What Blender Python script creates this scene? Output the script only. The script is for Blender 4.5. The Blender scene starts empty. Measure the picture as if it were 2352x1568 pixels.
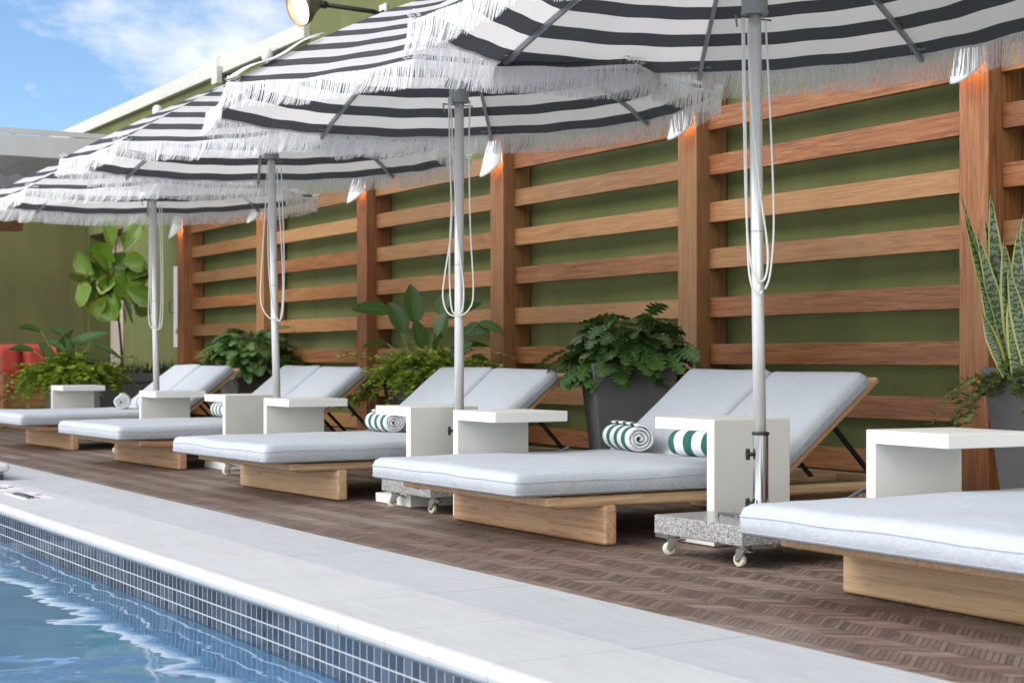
import bpy, bmesh, math, random
from mathutils import Vector, Matrix, noise
R_ = math.radians
PI = math.pi
col = bpy.context.scene.collection
sc = bpy.context.scene

# ------------------------------------------------------------------ camera, sky, sun, exposure
TH = math.atan(2191 / 3700.0)
cam = bpy.data.cameras.new('camera')
camo = bpy.data.objects.new('camera', cam)
col.objects.link(camo)
camo.location = (0, 0, 0.8)
camo.rotation_euler = (R_(90), 0, -TH)
cam.sensor_width = 36
cam.lens = 36 * 3700 / 2352
cam.shift_y = 40.5 / 2352
cam.clip_start = 0.05
cam.clip_end = 500
cam.dof.use_dof = True
cam.dof.focus_distance = 7.4
cam.dof.aperture_fstop = 4.5
sc.camera = camo

world = bpy.data.worlds.new('World')
sc.world = world
world.use_nodes = True
nt = world.node_tree
nt.nodes.clear()
def wn(t, **k):
    n = nt.nodes.new(t)
    for a, b in k.items(): setattr(n, a, b)
    return n
SUN_EL, SUN_AZ = 40, -80          # azimuth measured from +Y towards +X
sky = wn('ShaderNodeTexSky', sky_type='NISHITA', sun_disc=False)
sky.sun_elevation = R_(SUN_EL); sky.sun_rotation = R_(SUN_AZ)
sky.air_density = 1.0; sky.dust_density = 0.2; sky.ozone_density = 3.5
tc = wn('ShaderNodeTexCoord')
mp = wn('ShaderNodeMapping'); mp.inputs['Location'].default_value = (.5, .2, .3); mp.inputs['Scale'].default_value = (1, 1, 1.7)
nt.links.new(tc.outputs['Generated'], mp.inputs[0])
cn = wn('ShaderNodeTexNoise'); cn.inputs['Scale'].default_value = 7.5; cn.inputs['Detail'].default_value = 10; cn.inputs['Roughness'].default_value = 0.58
cn.inputs['Distortion'].default_value = 0.15
nt.links.new(mp.outputs[0], cn.inputs['Vector'])
# broken cloud in view, unseen bright bank added over the pool as soft light
vd = wn('ShaderNodeVectorMath', operation='DOT_PRODUCT'); nt.links.new(tc.outputs['Generated'], vd.inputs[0]); vd.inputs[1].default_value = Vector((.30, .93, .22)).normalized()
mr = wn('ShaderNodeMapRange', interpolation_type='SMOOTHSTEP'); nt.links.new(vd.outputs['Value'], mr.inputs[0])
mr.inputs[1].default_value = .90; mr.inputs[2].default_value = .35; mr.inputs[3].default_value = 0; mr.inputs[4].default_value = .22
se = wn('ShaderNodeSeparateXYZ'); nt.links.new(tc.outputs['Generated'], se.inputs[0])
m2 = wn('ShaderNodeMapRange', interpolation_type='SMOOTHSTEP'); nt.links.new(se.outputs[2], m2.inputs[0])      # clear towards the zenith
m2.inputs[1].default_value = .45; m2.inputs[2].default_value = .9; m2.inputs[3].default_value = 1; m2.inputs[4].default_value = .15
mm = wn('ShaderNodeMath', operation='MULTIPLY'); nt.links.new(mr.outputs[0], mm.inputs[0]); nt.links.new(m2.outputs[0], mm.inputs[1])
ca = wn('ShaderNodeMath', operation='ADD'); nt.links.new(cn.outputs[0], ca.inputs[0]); nt.links.new(mm.outputs[0], ca.inputs[1])
cr = wn('ShaderNodeValToRGB')
cr.color_ramp.elements[0].position = 0.475; cr.color_ramp.elements[1].position = 0.67
cr.color_ramp.elements[0].color = (0, 0, 0, 1); cr.color_ramp.elements[1].color = (0.92, 0.92, 0.92, 1)
nt.links.new(ca.outputs[0], cr.inputs[0])
cmix = wn('ShaderNodeMix', data_type='RGBA')
sk = wn('ShaderNodeMix', data_type='RGBA', blend_type='MULTIPLY'); sk.inputs[0].default_value = 1; nt.links.new(sky.outputs[0], sk.inputs[6]); sk.inputs[7].default_value = (.72, .79, .87, 1)
nt.links.new(cr.outputs[0], cmix.inputs[0]); nt.links.new(sk.outputs[2], cmix.inputs[6])
cc_ = wn('ShaderNodeMapRange'); nt.links.new(mm.outputs[0], cc_.inputs[0]); cc_.inputs[1].default_value = 0; cc_.inputs[2].default_value = .22; cc_.inputs[3].default_value = 6.0; cc_.inputs[4].default_value = 13.0  # added bank is brighter than the visible cloud
cv = wn('ShaderNodeCombineXYZ'); nt.links.new(cc_.outputs[0], cv.inputs[0]); nt.links.new(cc_.outputs[0], cv.inputs[1]); nt.links.new(cc_.outputs[0], cv.inputs[2])
cw2 = wn('ShaderNodeMix', data_type='RGBA', blend_type='MULTIPLY'); cw2.inputs[0].default_value = 1; nt.links.new(cv.outputs[0], cw2.inputs[6]); cw2.inputs[7].default_value = (1.0, .985, .965, 1)
nt.links.new(cw2.outputs[2], cmix.inputs[7])
bg = wn('ShaderNodeBackground'); bg.inputs[1].default_value = 0.10
nt.links.new(cmix.outputs[2], bg.inputs[0])
wo = wn('ShaderNodeOutputWorld'); nt.links.new(bg.outputs[0], wo.inputs[0])

sun = bpy.data.lights.new('sun', 'SUN')
sun.energy = 1.4; sun.angle = R_(42); sun.color = (1.0, 0.97, 0.93)
suno = bpy.data.objects.new('sun', sun); col.objects.link(suno)
d = Vector((math.sin(R_(SUN_AZ)) * math.cos(R_(SUN_EL)), math.cos(R_(SUN_AZ)) * math.cos(R_(SUN_EL)), math.sin(R_(SUN_EL))))
suno.rotation_euler = d.to_track_quat('Z', 'Y').to_euler()
sc.view_settings.view_transform = 'Standard'
sc.view_settings.look = 'None'
sc.view_settings.exposure = 1.03
sc.view_settings.gamma = 1.0
sc.cycles.max_bounces = 10
sc.cycles.transparent_max_bounces = 24
sc.cycles.caustics_reflective = False

# ------------------------------------------------------------------ helpers
def link(name, me, m=None, parent=None, smooth=False, loc=None):
    if m is not None:
        for x in (m if isinstance(m, (list, tuple)) else [m]): me.materials.append(x)
    if smooth:
        for p in me.polygons: p.use_smooth = True
    o = bpy.data.objects.new(name, me)
    col.objects.link(o)
    if parent: o.parent = parent
    if loc: o.location = loc
    return o
def tag(o, label=None, cat=None, group=None, kind=None):
    if label: o['label'] = label
    if cat: o['category'] = cat
    if group: o['group'] = group
    if kind: o['kind'] = kind
    return o
def thing(name, label, cat, loc=(0, 0, 0), rz=0, group=None):
    o = bpy.data.objects.new(name, None); col.objects.link(o)
    o.empty_display_size = 0.1
    o.location = loc; o.rotation_euler = (0, 0, rz)
    return tag(o, label, cat, group)
def copy_tree(o, parent=None):
    c = o.copy(); col.objects.link(c); c.parent = parent
    for ch in list(o.children): copy_tree(ch, c)
    return c

class MB:
    """collects boxes, tubes, sheets and lathes; link as one mesh"""
    def __init__(s): s.v = []; s.f = []; s.mi = []; s.uv = {}
    def add(s, vs, fs, mi=0):
        b = len(s.v); s.v += [tuple(v) for v in vs]
        for f in fs: s.f.append(tuple(b + i for i in f)); s.mi.append(mi)
    def box(s, x0, x1, y0, y1, z0, z1, M=None, mi=0):
        vs = [Vector((x, y, z)) for x in (x0, x1) for y in (y0, y1) for z in (z0, z1)]
        if M: vs = [M @ v for v in vs]
        s.add(vs, [(0, 1, 3, 2), (4, 6, 7, 5), (0, 4, 5, 1), (2, 3, 7, 6), (0, 2, 6, 4), (1, 5, 7, 3)], mi)
    def tube(s, pts, r, n=8, caps=True, mi=0, closed=False, rr=None):
        pts = [Vector(p) for p in pts]; m = len(pts)
        rings = []; up = None
        for i, p in enumerate(pts):
            if closed: t = pts[(i + 1) % m] - pts[i - 1]
            else: t = pts[min(i + 1, m - 1)] - pts[max(i - 1, 0)]
            t.normalize()
            if up is None:
                up = Vector((0, 0, 1)) if abs(t.z) < .9 else Vector((1, 0, 0))
            a = t.cross(up).normalized(); b = a.cross(t).normalized(); up = b
            q = rr[i] if rr else r
            rings.append([p + q * (math.cos(2 * PI * k / n) * a + math.sin(2 * PI * k / n) * b) for k in range(n)])
        vs = [v for ring in rings for v in ring]; fs = []
        for i in range(m if closed else m - 1):
            j = (i + 1) % m
            for k in range(n):
                l = (k + 1) % n
                fs.append((i * n + k, j * n + k, j * n + l, i * n + l))
        if caps and not closed:
            fs.append(tuple(range(n))); fs.append(tuple((m - 1) * n + k for k in reversed(range(n))))
        s.add(vs, fs, mi)
    def lathe(s, prof, n=24, M=None, mi=0, a0=0, a1=2 * PI):
        full = abs(a1 - a0 - 2 * PI) < 1e-6
        k = n if full else n + 1; vs = []; fs = []
        for (r, z) in prof:
            for i in range(k):
                a = a0 + (a1 - a0) * i / n
                v = Vector((r * math.cos(a), r * math.sin(a), z)); vs.append(M @ v if M else v)
        for j in range(len(prof) - 1):
            for i in range(n):
                l = (i + 1) % k
                fs.append((j * k + i, j * k + l, (j + 1) * k + l, (j + 1) * k + i))
        s.add(vs, fs, mi)
    def build(s, name, m=None, parent=None, smooth=False, bevel=0, seg=2, loc=None, weld=False):
        me = bpy.data.meshes.new(name); me.from_pydata(s.v, [], s.f); me.validate(clean_customdata=False)
        for p, i in zip(me.polygons, s.mi): p.material_index = i
        bm = bmesh.new(); bm.from_mesh(me)
        bmesh.ops.recalc_face_normals(bm, faces=bm.faces)
        bm.to_mesh(me); bm.free()
        o = link(name, me, m, parent, smooth, loc)
        if bevel:
            b = o.modifiers.new('bevel', 'BEVEL'); b.width = bevel; b.segments = seg; b.limit_method = 'ANGLE'; b.angle_limit = R_(40)
            for p in me.polygons: p.use_smooth = True
            w = o.modifiers.new('wn', 'WEIGHTED_NORMAL'); w.keep_sharp = True
        return o

# ------------------------------------------------------------------ materials
class NT:
    def __init__(s, name):
        s.m = bpy.data.materials.new(name); s.m.use_nodes = True; s.t = s.m.node_tree; s.t.nodes.clear()
        s.out = s.n('ShaderNodeOutputMaterial')
    def n(s, t, ins=None, **k):
        o = s.t.nodes.new(t)
        for a, b in k.items(): setattr(o, a, b)
        for a, b in (ins or {}).items(): s.set(o, a, b)
        return o
    def set(s, o, a, b):
        i = o.inputs[a]
        if isinstance(b, bpy.types.NodeSocket): s.t.links.new(b, i)
        elif isinstance(b, (tuple, list)) and len(b) == 3 and i.type == 'RGBA': i.default_value = (*b, 1)
        else: i.default_value = b
    def math(s, op, a, b=None, c=None):
        o = s.n('ShaderNodeMath', operation=op); s.set(o, 0, a)
        if b is not None: s.set(o, 1, b)
        if c is not None: s.set(o, 2, c)
        return o.outputs[0]
    def mix(s, f, a, b):
        o = s.n('ShaderNodeMix', data_type='RGBA'); s.set(o, 0, f); s.set(o, 6, a); s.set(o, 7, b); return o.outputs[2]
    def ramp(s, f, els):
        o = s.n('ShaderNodeValToRGB'); s.set(o, 0, f); r = o.color_ramp
        while len(r.elements) < len(els): r.elements.new(.5)
        for e, (p, c) in zip(r.elements, els): e.position = p; e.color = (*c, 1) if len(c) == 3 else c
        return o.outputs[0]
    def coord(s, w='Object', scale=(1, 1, 1), rnd=0, rot=(0, 0, 0)):
        c = s.n('ShaderNodeTexCoord').outputs[w]
        m = s.n('ShaderNodeMapping', {'Vector': c, 'Scale': scale, 'Rotation': rot})
        if rnd:
            oi = s.n('ShaderNodeObjectInfo').outputs['Random']
            v = s.n('ShaderNodeVectorMath', {0: m.outputs[0], 1: s.n('ShaderNodeCombineXYZ', {0: s.math('MULTIPLY', oi, rnd), 1: s.math('MULTIPLY', oi, rnd * 1.7), 2: s.math('MULTIPLY', oi, rnd * .6)}).outputs[0]}, operation='ADD')
            return v.outputs[0]
        return m.outputs[0]
    def noise(s, v, sc, det=4, rough=.55, dist=0):
        o = s.n('ShaderNodeTexNoise', {'Vector': v, 'Scale': sc, 'Detail': det, 'Roughness': rough, 'Distortion': dist}); return o.outputs[0]
    def bump(s, h, st=.3, d=.01):
        return s.n('ShaderNodeBump', {'Height': h, 'Strength': st, 'Distance': d}).outputs[0]
    def pr(s, color, rough=.5, normal=None, **k):
        o = s.n('ShaderNodeBsdfPrincipled', {'Base Color': color, 'Roughness': rough})
        if normal is not None: s.set(o, 'Normal', normal)
        for a, b in k.items(): s.set(o, a.replace('_', ' '), b)
        return o.outputs[0]
    def done(s, sh): s.set(s.out, 'Surface', sh); return s.m

def wood(name, c_dark, c_mid, c_light, axis=1, rough=.5, rnd=37, gs=1.0, bleach=.35):
    t = NT(name)
    def sc3(across, along):
        v = [across * gs] * 3; v[axis] = along * gs; return tuple(v)
    n1 = t.noise(t.coord('Object', sc3(13, .55), rnd), 1.0, 3, .5, .5)
    fine = t.noise(t.coord('Object', sc3(110, 3.2), rnd), 1.0, 4, .65)
    pore = t.noise(t.coord('Object', sc3(230, 9), rnd), 1.0, 2, .7)
    big = t.noise(t.coord('Object', (1, 1, 1), rnd), 1.3, 3, .6)
    oi = t.n('ShaderNodeObjectInfo').outputs['Random']
    r2 = t.n('ShaderNodeTexWhiteNoise', {'Vector': t.n('ShaderNodeCombineXYZ', {0: oi, 1: 4.2}).outputs[0]}, noise_dimensions='3D').outputs[0]
    rings = t.math('FRACT', t.math('MULTIPLY', n1, 7.0))
    f = t.math('ADD', t.math('ADD', t.math('MULTIPLY', rings, .17), t.math('MULTIPLY', fine, .72)), t.math('MULTIPLY', n1, .14))
    c = t.ramp(f, [(.30, c_dark), (.50, c_mid), (.74, c_light)])
    c = t.mix(t.math('MULTIPLY', t.ramp(pore, [(.60, (0, 0, 0)), (.68, (1, 1, 1))]), .55), c, tuple(x * .6 for x in c_dark))
    fb = t.math('MULTIPLY', t.ramp(t.math('ADD', t.math('MULTIPLY', big, .6), t.math('MULTIPLY', r2, .5)), [(.42, (0, 0, 0)), (.8, (1, 1, 1))]), bleach)
    c = t.mix(t.math('MULTIPLY', fb, t.math('ADD', .55, t.math('MULTIPLY', fine, .8))), c, (c_light[0] * 1.12, c_light[1] * 1.42, c_light[2] * 1.6))
    hs = t.n('ShaderNodeHueSaturation', {'Color': c, 'Hue': t.math('ADD', .497, t.math('MULTIPLY', r2, .010)), 'Value': t.math('ADD', .76, t.math('MULTIPLY', oi, .40)), 'Saturation': 1.04}).outputs[0]
    return t.done(t.pr(hs, rough - .04, t.bump(t.math('ADD', fine, t.math('MULTIPLY', pore, -.5)), .35, .003)))
M = {}
M['slat'] = wood('trellis_wood_long', (.11, .036, .013), (.225, .090, .035), (.34, .165, .075), 1, .5, bleach=.45)
M['post'] = wood('trellis_wood_tall', (.12, .040, .015), (.24, .096, .038), (.35, .170, .080), 2, .5, bleach=.35)
M['teak'] = wood('teak_rail', (.29, .15, .08), (.47, .29, .17), (.57, .39, .25), 0, .45, 11, .8, .2)
M['teaky'] = wood('teak_block', (.29, .15, .08), (.47, .29, .17), (.56, .38, .24), 1, .42, 23, .55, .15)
M['sofa_wood'] = wood('sofa_wood', (.2, .08, .04), (.38, .17, .08), (.5, .25, .13), 0, .5, 5, .8, .2)

def plaster(name, c, amt=.25, rough=.85, sc_=90):
    t = NT(name); v = t.coord()
    a = t.noise(v, sc_, 3, .6); b = t.noise(v, .8, 5, .6); vs = t.noise(t.coord('Object', (1.2, 1.2, .12)), 2.5, 4)
    g = t.math('ADD', t.math('MULTIPLY', b, .6), t.math('MULTIPLY', vs, .4))
    cc = t.mix(t.ramp(g, [(.35, (0, 0, 0)), (.65, (1, 1, 1))]), tuple(x * (1 - amt) for x in c), tuple(x * (1 + amt * .6) for x in c))
    cc = t.mix(t.math('MULTIPLY', t.ramp(a, [(.45, (0, 0, 0)), (.6, (1, 1, 1))]), .18), cc, tuple(x * .55 for x in c))
    return t.done(t.pr(cc, rough, t.bump(a, .9, .009)))
M['green'] = plaster('olive_render', (.135, .150, .046))
M['green2'] = plaster('olive_render_shaded_yard', (.175, .175, .066))
M['coping'] = plaster('parapet_coping', (.55, .55, .50), .08, .6, 20)

def simple(name, c, rough=.5, metal=0, bump=0, bs=60, **k):
    t = NT(name); v = t.coord('Object', (1, 1, 1), 3)
    n1 = t.noise(v, bs, 4, .6); n2 = t.noise(v, 3.5, 4, .6)
    cc = t.mix(n2, tuple(x * .86 for x in c), tuple(min(1, x * 1.1) for x in c))
    return t.done(t.pr(cc, rough, t.bump(n1, bump, .003) if bump else None, Metallic=metal, **k))
t = NT('cast_table'); v = t.coord('Object', (1, 1, 1), 3)
n1 = t.noise(v, 3.5, 4); sc1 = t.noise(t.coord('Object', (9, 22, 60), 3), 3.0, 4, .75, 1.2); n3 = t.noise(v, 40, 3)
c = t.mix(n1, (.69, .69, .66), (.79, .79, .76))
c = t.mix(t.math('MULTIPLY', t.ramp(sc1, [(.66, (0, 0, 0)), (.70, (1, 1, 1))]), .35), c, (.42, .40, .36))
M['table'] = t.done(t.pr(c, .42, t.bump(n3, .1, .003)))
M['pole'] = simple('painted_aluminium', (.74, .75, .76), .3, .35)
M['grey'] = simple('grey_rib_paint', (.34, .355, .37), .4, .2)
M['chrome'] = simple('polished_steel', (.62, .62, .62), .12, 1.0)
M['steel'] = simple('caster_steel', (.26, .25, .235), .3, .9)
M['black'] = simple('black_steel', (.012, .012, .013), .4)
M['white'] = simple('white_paint', (.78, .79, .80), .4)
M['cord'] = simple('white_cord', (.84, .84, .80), .7, 0, .6, 400)
M['nylon'] = simple('cream_nylon', (.66, .66, .50), .35)
M['pergola'] = simple('pergola_grey', (.50, .52, .53), .45)
M['louver'] = simple('louver_grey', (.42, .45, .47), .4)
M['red'] = simple('red_cushion', (.50, .070, .05), .85, 0, .4, 150)
M['soil'] = simple('soil', (.045, .03, .02), .95, 0, 1, 60)
M['door'] = simple('door_paint', (.62, .52, .44), .5)
M['pale'] = simple('pale_cushion', (.6, .6, .58), .9)
M['lamp_body'] = simple('lamp_body', (.16, .12, .11), .35, .5)
M['lamp_ring'] = simple('lamp_ring', (.75, .30, .14), .3, .3)
M['wicker'] = simple('wicker', (.12, .08, .05), .7, 0, 1, 80)

t = NT('planter_composite'); v = t.coord()
sp = t.noise(v, 420, 2, .7); n2 = t.noise(v, 5, 4)
c = t.mix(n2, (.078, .08, .084), (.118, .12, .124)); c = t.mix(t.ramp(sp, [(.62, (0, 0, 0)), (.72, (1, 1, 1))]), c, (.30, .30, .30))
M['planter'] = t.done(t.pr(c, .55, t.bump(sp, .3, .002)))

t = NT('speckled_granite'); v = t.coord()
vo = t.n('ShaderNodeTexVoronoi', {'Vector': v, 'Scale': 330.0}).outputs['Color']
bw = t.n('ShaderNodeRGBToBW', {0: vo}).outputs[0]
n2 = t.noise(v, 60, 4, .7)
c = t.ramp(t.math('ADD', t.math('MULTIPLY', bw, .6), t.math('MULTIPLY', n2, .4)), [(.30, (.06, .06, .065)), (.46, (.24, .24, .24)), (.60, (.38, .38, .375)), (.74, (.55, .55, .53))])
M['granite'] = t.done(t.pr(c, .22, t.bump(bw, .08, .002)))

# striped canvas, uv.x is the distance in from the rim
t = NT('striped_canvas')
uv = t.n('ShaderNodeUVMap', uv_map='UVMap').outputs[0]
u = t.n('ShaderNodeSeparateXYZ', {0: uv}).outputs[0]
fr = t.math('FRACT', t.math('DIVIDE', u, .172))
dk = t.math('LESS_THAN', fr, .46)
wv = t.noise(t.coord('Object', (1, 1, 1)), 700, 2, .7)
dark = t.mix(wv, (.045, .048, .056), (.15, .155, .17)); lite = t.mix(t.noise(t.coord(), 3, 4), (.74, .74, .76), (.84, .84, .85))
c = t.mix(dk, lite, dark)
bn = t.bump(t.noise(t.coord('Object', (1, 1, 1)), 5, 4), .25, .02)
dif = t.pr(c, .85, bn); tr = t.n('ShaderNodeBsdfTranslucent', {'Color': t.mix(dk, (.80, .76, .74), (.05, .05, .055))}).outputs[0]
M['canvas'] = t.done(t.n('ShaderNodeMixShader', {0: .50, 1: dif, 2: tr}).outputs[0])
t = NT('white_fringe')
dif = t.pr((.93, .93, .94), .6); tr = t.n('ShaderNodeBsdfTranslucent', {'Color': (.93, .93, .94)}).outputs[0]
M['fringe'] = t.done(t.n('ShaderNodeMixShader', {0: .4, 1: dif, 2: tr}).outputs[0])

# mattress linen
t = NT('pale_linen')
va = t.noise(t.coord('Object', (900, 60, 900), 9), 1.0, 2, .7); vb = t.noise(t.coord('Object', (60, 900, 60), 9), 1.0, 2, .7)
w = t.math('ADD', t.math('MULTIPLY', va, .5), t.math('MULTIPLY', vb, .5))
c = t.mix(t.ramp(w, [(.38, (0, 0, 0)), (.62, (1, 1, 1))]), (.385, .422, .475), (.505, .542, .592))
cr_ = t.noise(t.coord('Object', (3, 5, 5), 9), 2.2, 5, .6, .8)
M['linen'] = t.done(t.pr(c, .9, t.n('ShaderNodeBump', {'Height': t.math('ADD', t.math('MULTIPLY', cr_, 1.0), t.math('MULTIPLY', w, .03)), 'Strength': .42, 'Distance': .02}).outputs[0]))
M['piping'] = simple('linen_piping', (.50, .53, .58), .9)

# towel: stripes along local x
t = NT('striped_towel')
x = t.n('ShaderNodeSeparateXYZ', {0: t.n('ShaderNodeTexCoord').outputs['Object']}).outputs[0]
wob = t.noise(t.coord('Object', (1, 1, 1), 5), 14, 2)
fr = t.math('FRACT', t.math('ADD', t.math('ADD', .42, t.math('DIVIDE', x, .118)), t.math('MULTIPLY', wob, .16)))
pile = t.noise(t.coord(), 260, 3, .7)
gr = t.mix(pile, (.006, .06, .045), (.03, .20, .155)); wh = t.mix(pile, (.66, .68, .70), (.86, .87, .88))
M['towel'] = t.done(t.pr(t.mix(t.math('LESS_THAN', fr, .46), wh, gr), .95, t.bump(pile, .8, .004)))

# chevron deck of short slats, columns run along y
t = NT('chevron_deck')
co = t.n('ShaderNodeTexCoord').outputs['Object']
s3 = t.n('ShaderNodeSeparateXYZ', {0: co})
X, Y = s3.outputs[0], s3.outputs[1]
CW, SW = .117, .0185
cx_ = t.math('DIVIDE', X, CW); ci = t.math('FLOOR', cx_); cf = t.math('FRACT', cx_)
par = t.math('MODULO', ci, 2.0)
sg = t.math('SUBTRACT', t.math('MULTIPLY', t.math('ABSOLUTE', par), 2.0), 1.0)       # -1 / +1
dg = t.math('ADD', t.math('MULTIPLY', Y, .777), t.math('MULTIPLY', t.math('MULTIPLY', sg, X), .629))
along = t.math('SUBTRACT', t.math('MULTIPLY', Y, .629), t.math('MULTIPLY', t.math('MULTIPLY', sg, X), .777))
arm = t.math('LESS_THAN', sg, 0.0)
q = t.math('DIVIDE', dg, SW); qi = t.math('FLOOR', q); qf = t.math('FRACT', q)
gap = t.math('MAXIMUM', t.math('LESS_THAN', qf, t.math('ADD', .05, t.math('MULTIPLY', arm, .08))), t.math('LESS_THAN', cf, .018))
rn = t.n('ShaderNodeTexWhiteNoise', {'Vector': t.n('ShaderNodeCombineXYZ', {0: ci, 1: qi, 2: 0.0}).outputs[0]}, noise_dimensions='3D').outputs[0]
gv = t.n('ShaderNodeCombineXYZ', {0: t.math('MULTIPLY', dg, 160.0), 1: t.math('MULTIPLY', along, 9.0), 2: qi}).outputs[0]
grain = t.noise(gv, 1.0, 4, .6)
base = t.ramp(t.math('ADD', t.math('MULTIPLY', rn, .35), t.math('MULTIPLY', grain, .6)), [(.2, (.072, .045, .034)), (.5, (.18, .122, .094)), (.8, (.345, .262, .215))])
wea = t.ramp(t.noise(t.coord('Object', (1, .45, 1)), 1.6, 6, .65), [(.5, (0, 0, 0)), (.72, (1, 1, 1))])
base = t.mix(t.math('MULTIPLY', wea, .72), base, (.36, .30, .27))
base = t.mix(t.math('MULTIPLY', arm, .30), base, (.055, .030, .024))  # view-angle shading of the grooves painted in: one arm's columns tinted darker
base = t.mix(t.math('MULTIPLY', gap, t.math('ADD', .35, t.math('MULTIPLY', rn, .75))), base, (.018, .012, .010))
h = t.math('SUBTRACT', t.math('MULTIPLY', grain, .2), gap)
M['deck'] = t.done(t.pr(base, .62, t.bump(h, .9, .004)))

def stone(name, c0, c1, jx, jy, rough=.55):
    t = NT(name)
    s3 = t.n('ShaderNodeSeparateXYZ', {0: t.n('ShaderNodeTexCoord').outputs['Object']})
    st = t.noise(t.coord('Object', (9, 1.2, 9)), 3.0, 6, .62, .6); b = t.noise(t.coord(), .9, 4)
    f = t.math('ADD', t.math('MULTIPLY', st, .6), t.math('MULTIPLY', b, .4))
    c = t.mix(t.ramp(f, [(.35, (0, 0, 0)), (.68, (1, 1, 1))]), c0, c1)
    pits = t.noise(t.coord('Object', (1, 1, 1)), 70, 3, .6)
    c = t.mix(t.math('MULTIPLY', t.ramp(pits, [(.66, (0, 0, 0)), (.74, (1, 1, 1))]), .3), c, tuple(x * .55 for x in c0))
    jf = t.math('FRACT', t.math('DIVIDE', s3.outputs[1], jy)); j = t.math('LESS_THAN', jf, .006)
    c = t.mix(t.math('MULTIPLY', j, .8), c, (.22, .215, .20))
    stn = t.ramp(t.noise(t.coord('Object', (2.2, .7, 1)), 1.7, 6, .7, .8), [(.52, (0, 0, 0)), (.70, (1, 1, 1))])
    c = t.mix(t.math('MULTIPLY', stn, .22), c, (.34, .33, .31))
    return t.done(t.pr(c, rough, t.bump(t.math('ADD', st, t.math('MULTIPLY', pits, .3)), .12, .004)))
M['stone'] = stone('pale_limestone', (.49, .50, .51), (.59, .60, .61), 1, .61)
M['stone2'] = stone('grey_limestone', (.43, .445, .465), (.52, .54, .56), 1, 1.22)
M['bull'] = stone('bullnose_limestone', (.53, .535, .53), (.61, .615, .605), 1, .61, .4)

t = NT('blue_mosaic')
s3 = t.n('ShaderNodeSeparateXYZ', {0: t.n('ShaderNodeTexCoord').outputs['Object']})
TP = .0535
a = t.math('ADD', s3.outputs[1], s3.outputs[0]); ya = t.math('DIVIDE', a, .050); za = t.math('DIVIDE', t.math('ADD', s3.outputs[2], .0665), TP)
g = t.math('MAXIMUM', t.math('LESS_THAN', t.math('FRACT', ya), .075), t.math('LESS_THAN', t.math('FRACT', za), .10))
rn = t.n('ShaderNodeTexWhiteNoise', {'Vector': t.n('ShaderNodeCombineXYZ', {0: t.math('FLOOR', ya), 1: t.math('FLOOR', za), 2: 0.0}).outputs[0]}, noise_dimensions='3D').outputs[0]
mot = t.noise(t.coord('Object', (1, 1, 1)), 60, 3, .6)
c = t.ramp(t.math('ADD', t.math('MULTIPLY', rn, .6), t.math('MULTIPLY', mot, .4)), [(.2, (.018, .024, .038)), (.55, (.042, .055, .082)), (.85, (.085, .10, .14))])
c = t.mix(g, c, (.42, .44, .45))
ro = t.math('ADD', .08, t.math('MULTIPLY', g, .6))
M['mosaic'] = t.done(t.pr(c, ro, t.bump(t.math('SUBTRACT', 1.0, g), .4, .003)))
M['poolfloor'] = simple('pool_plaster', (.46, .72, .98), .7)
t = NT('pool_water')
cw = t.coord('Object', (1, 1, 1))
wv = t.math('ADD', t.noise(t.coord('Object', (1.0, .8, 1), rot=(0, 0, .5)), 1.1, 2, .5, .5), t.math('MULTIPLY', t.noise(cw, 4.0, 2, .5, .6), .11))
nb = t.bump(wv, 1.0, .021)
fres = t.n('ShaderNodeFresnel', {'IOR': 1.38, 'Normal': nb}).outputs[0]
gl = t.n('ShaderNodeBsdfGlossy', {'Color': (1, 1, 1), 'Roughness': .012, 'Normal': nb}).outputs[0]
rf = t.n('ShaderNodeBsdfRefraction', {'Color': (.74, .90, 1.0), 'Roughness': 0.0, 'IOR': 1.333, 'Normal': nb}).outputs[0]
M['water'] = t.done(t.n('ShaderNodeMixShader', {0: t.math('MULTIPLY', fres, 1.25), 1: rf, 2: gl}).outputs[0])

def leafmat(name, c0, c1, rough=.38, tl=.22, vein=None):
    t = NT(name)
    n1 = t.noise(t.coord(), 9, 3); r = t.n('ShaderNodeNewGeometry').outputs['Random Per Island']
    c = t.mix(t.math('ADD', t.math('MULTIPLY', n1, .4), t.math('MULTIPLY', r, .6)), c0, c1)
    if vein:
        uv = t.n('ShaderNodeSeparateXYZ', {0: t.n('ShaderNodeUVMap', uv_map='UVMap').outputs[0]})
        e = t.math('ABSOLUTE', t.math('SUBTRACT', uv.outputs[1], .5))
        if vein == 'snake':
            wob = t.noise(t.coord('Object', (1, 1, 1)), 50, 2)
            b = t.math('FRACT', t.math('ADD', t.math('MULTIPLY', uv.outputs[0], 22.0), t.math('MULTIPLY', wob, 2.4)))
            c = t.mix(t.math('LESS_THAN', b, .5), c, (.19, .27, .13))
            c = t.mix(t.math('GREATER_THAN', e, .36), c, (.50, .50, .14))
        else:
            if vein == 'fig': c = t.mix(t.ramp(t.math('ADD', e, t.math('MULTIPLY', n1, .08)), [(.47, (0, 0, 0)), (.53, (1, 1, 1))]), c, (.36, .30, .06))
            c = t.mix(t.math('MULTIPLY', t.math('LESS_THAN', e, .03), .45), c, (.26, .34, .10))
            sv = t.math('FRACT', t.math('ADD', t.math('MULTIPLY', uv.outputs[0], 9.0), t.math('MULTIPLY', e, -5.0)))
            c = t.mix(t.math('MULTIPLY', t.math('LESS_THAN', sv, .13), .4), c, (.22, .32, .09))
    p = t.pr(c, rough); trl = t.n('ShaderNodeBsdfTranslucent', {'Color': t.mix(.5, c, (.18, .28, .03))}).outputs[0]
    return t.done(t.n('ShaderNodeMixShader', {0: tl, 1: p, 2: trl}).outputs[0])
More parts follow.
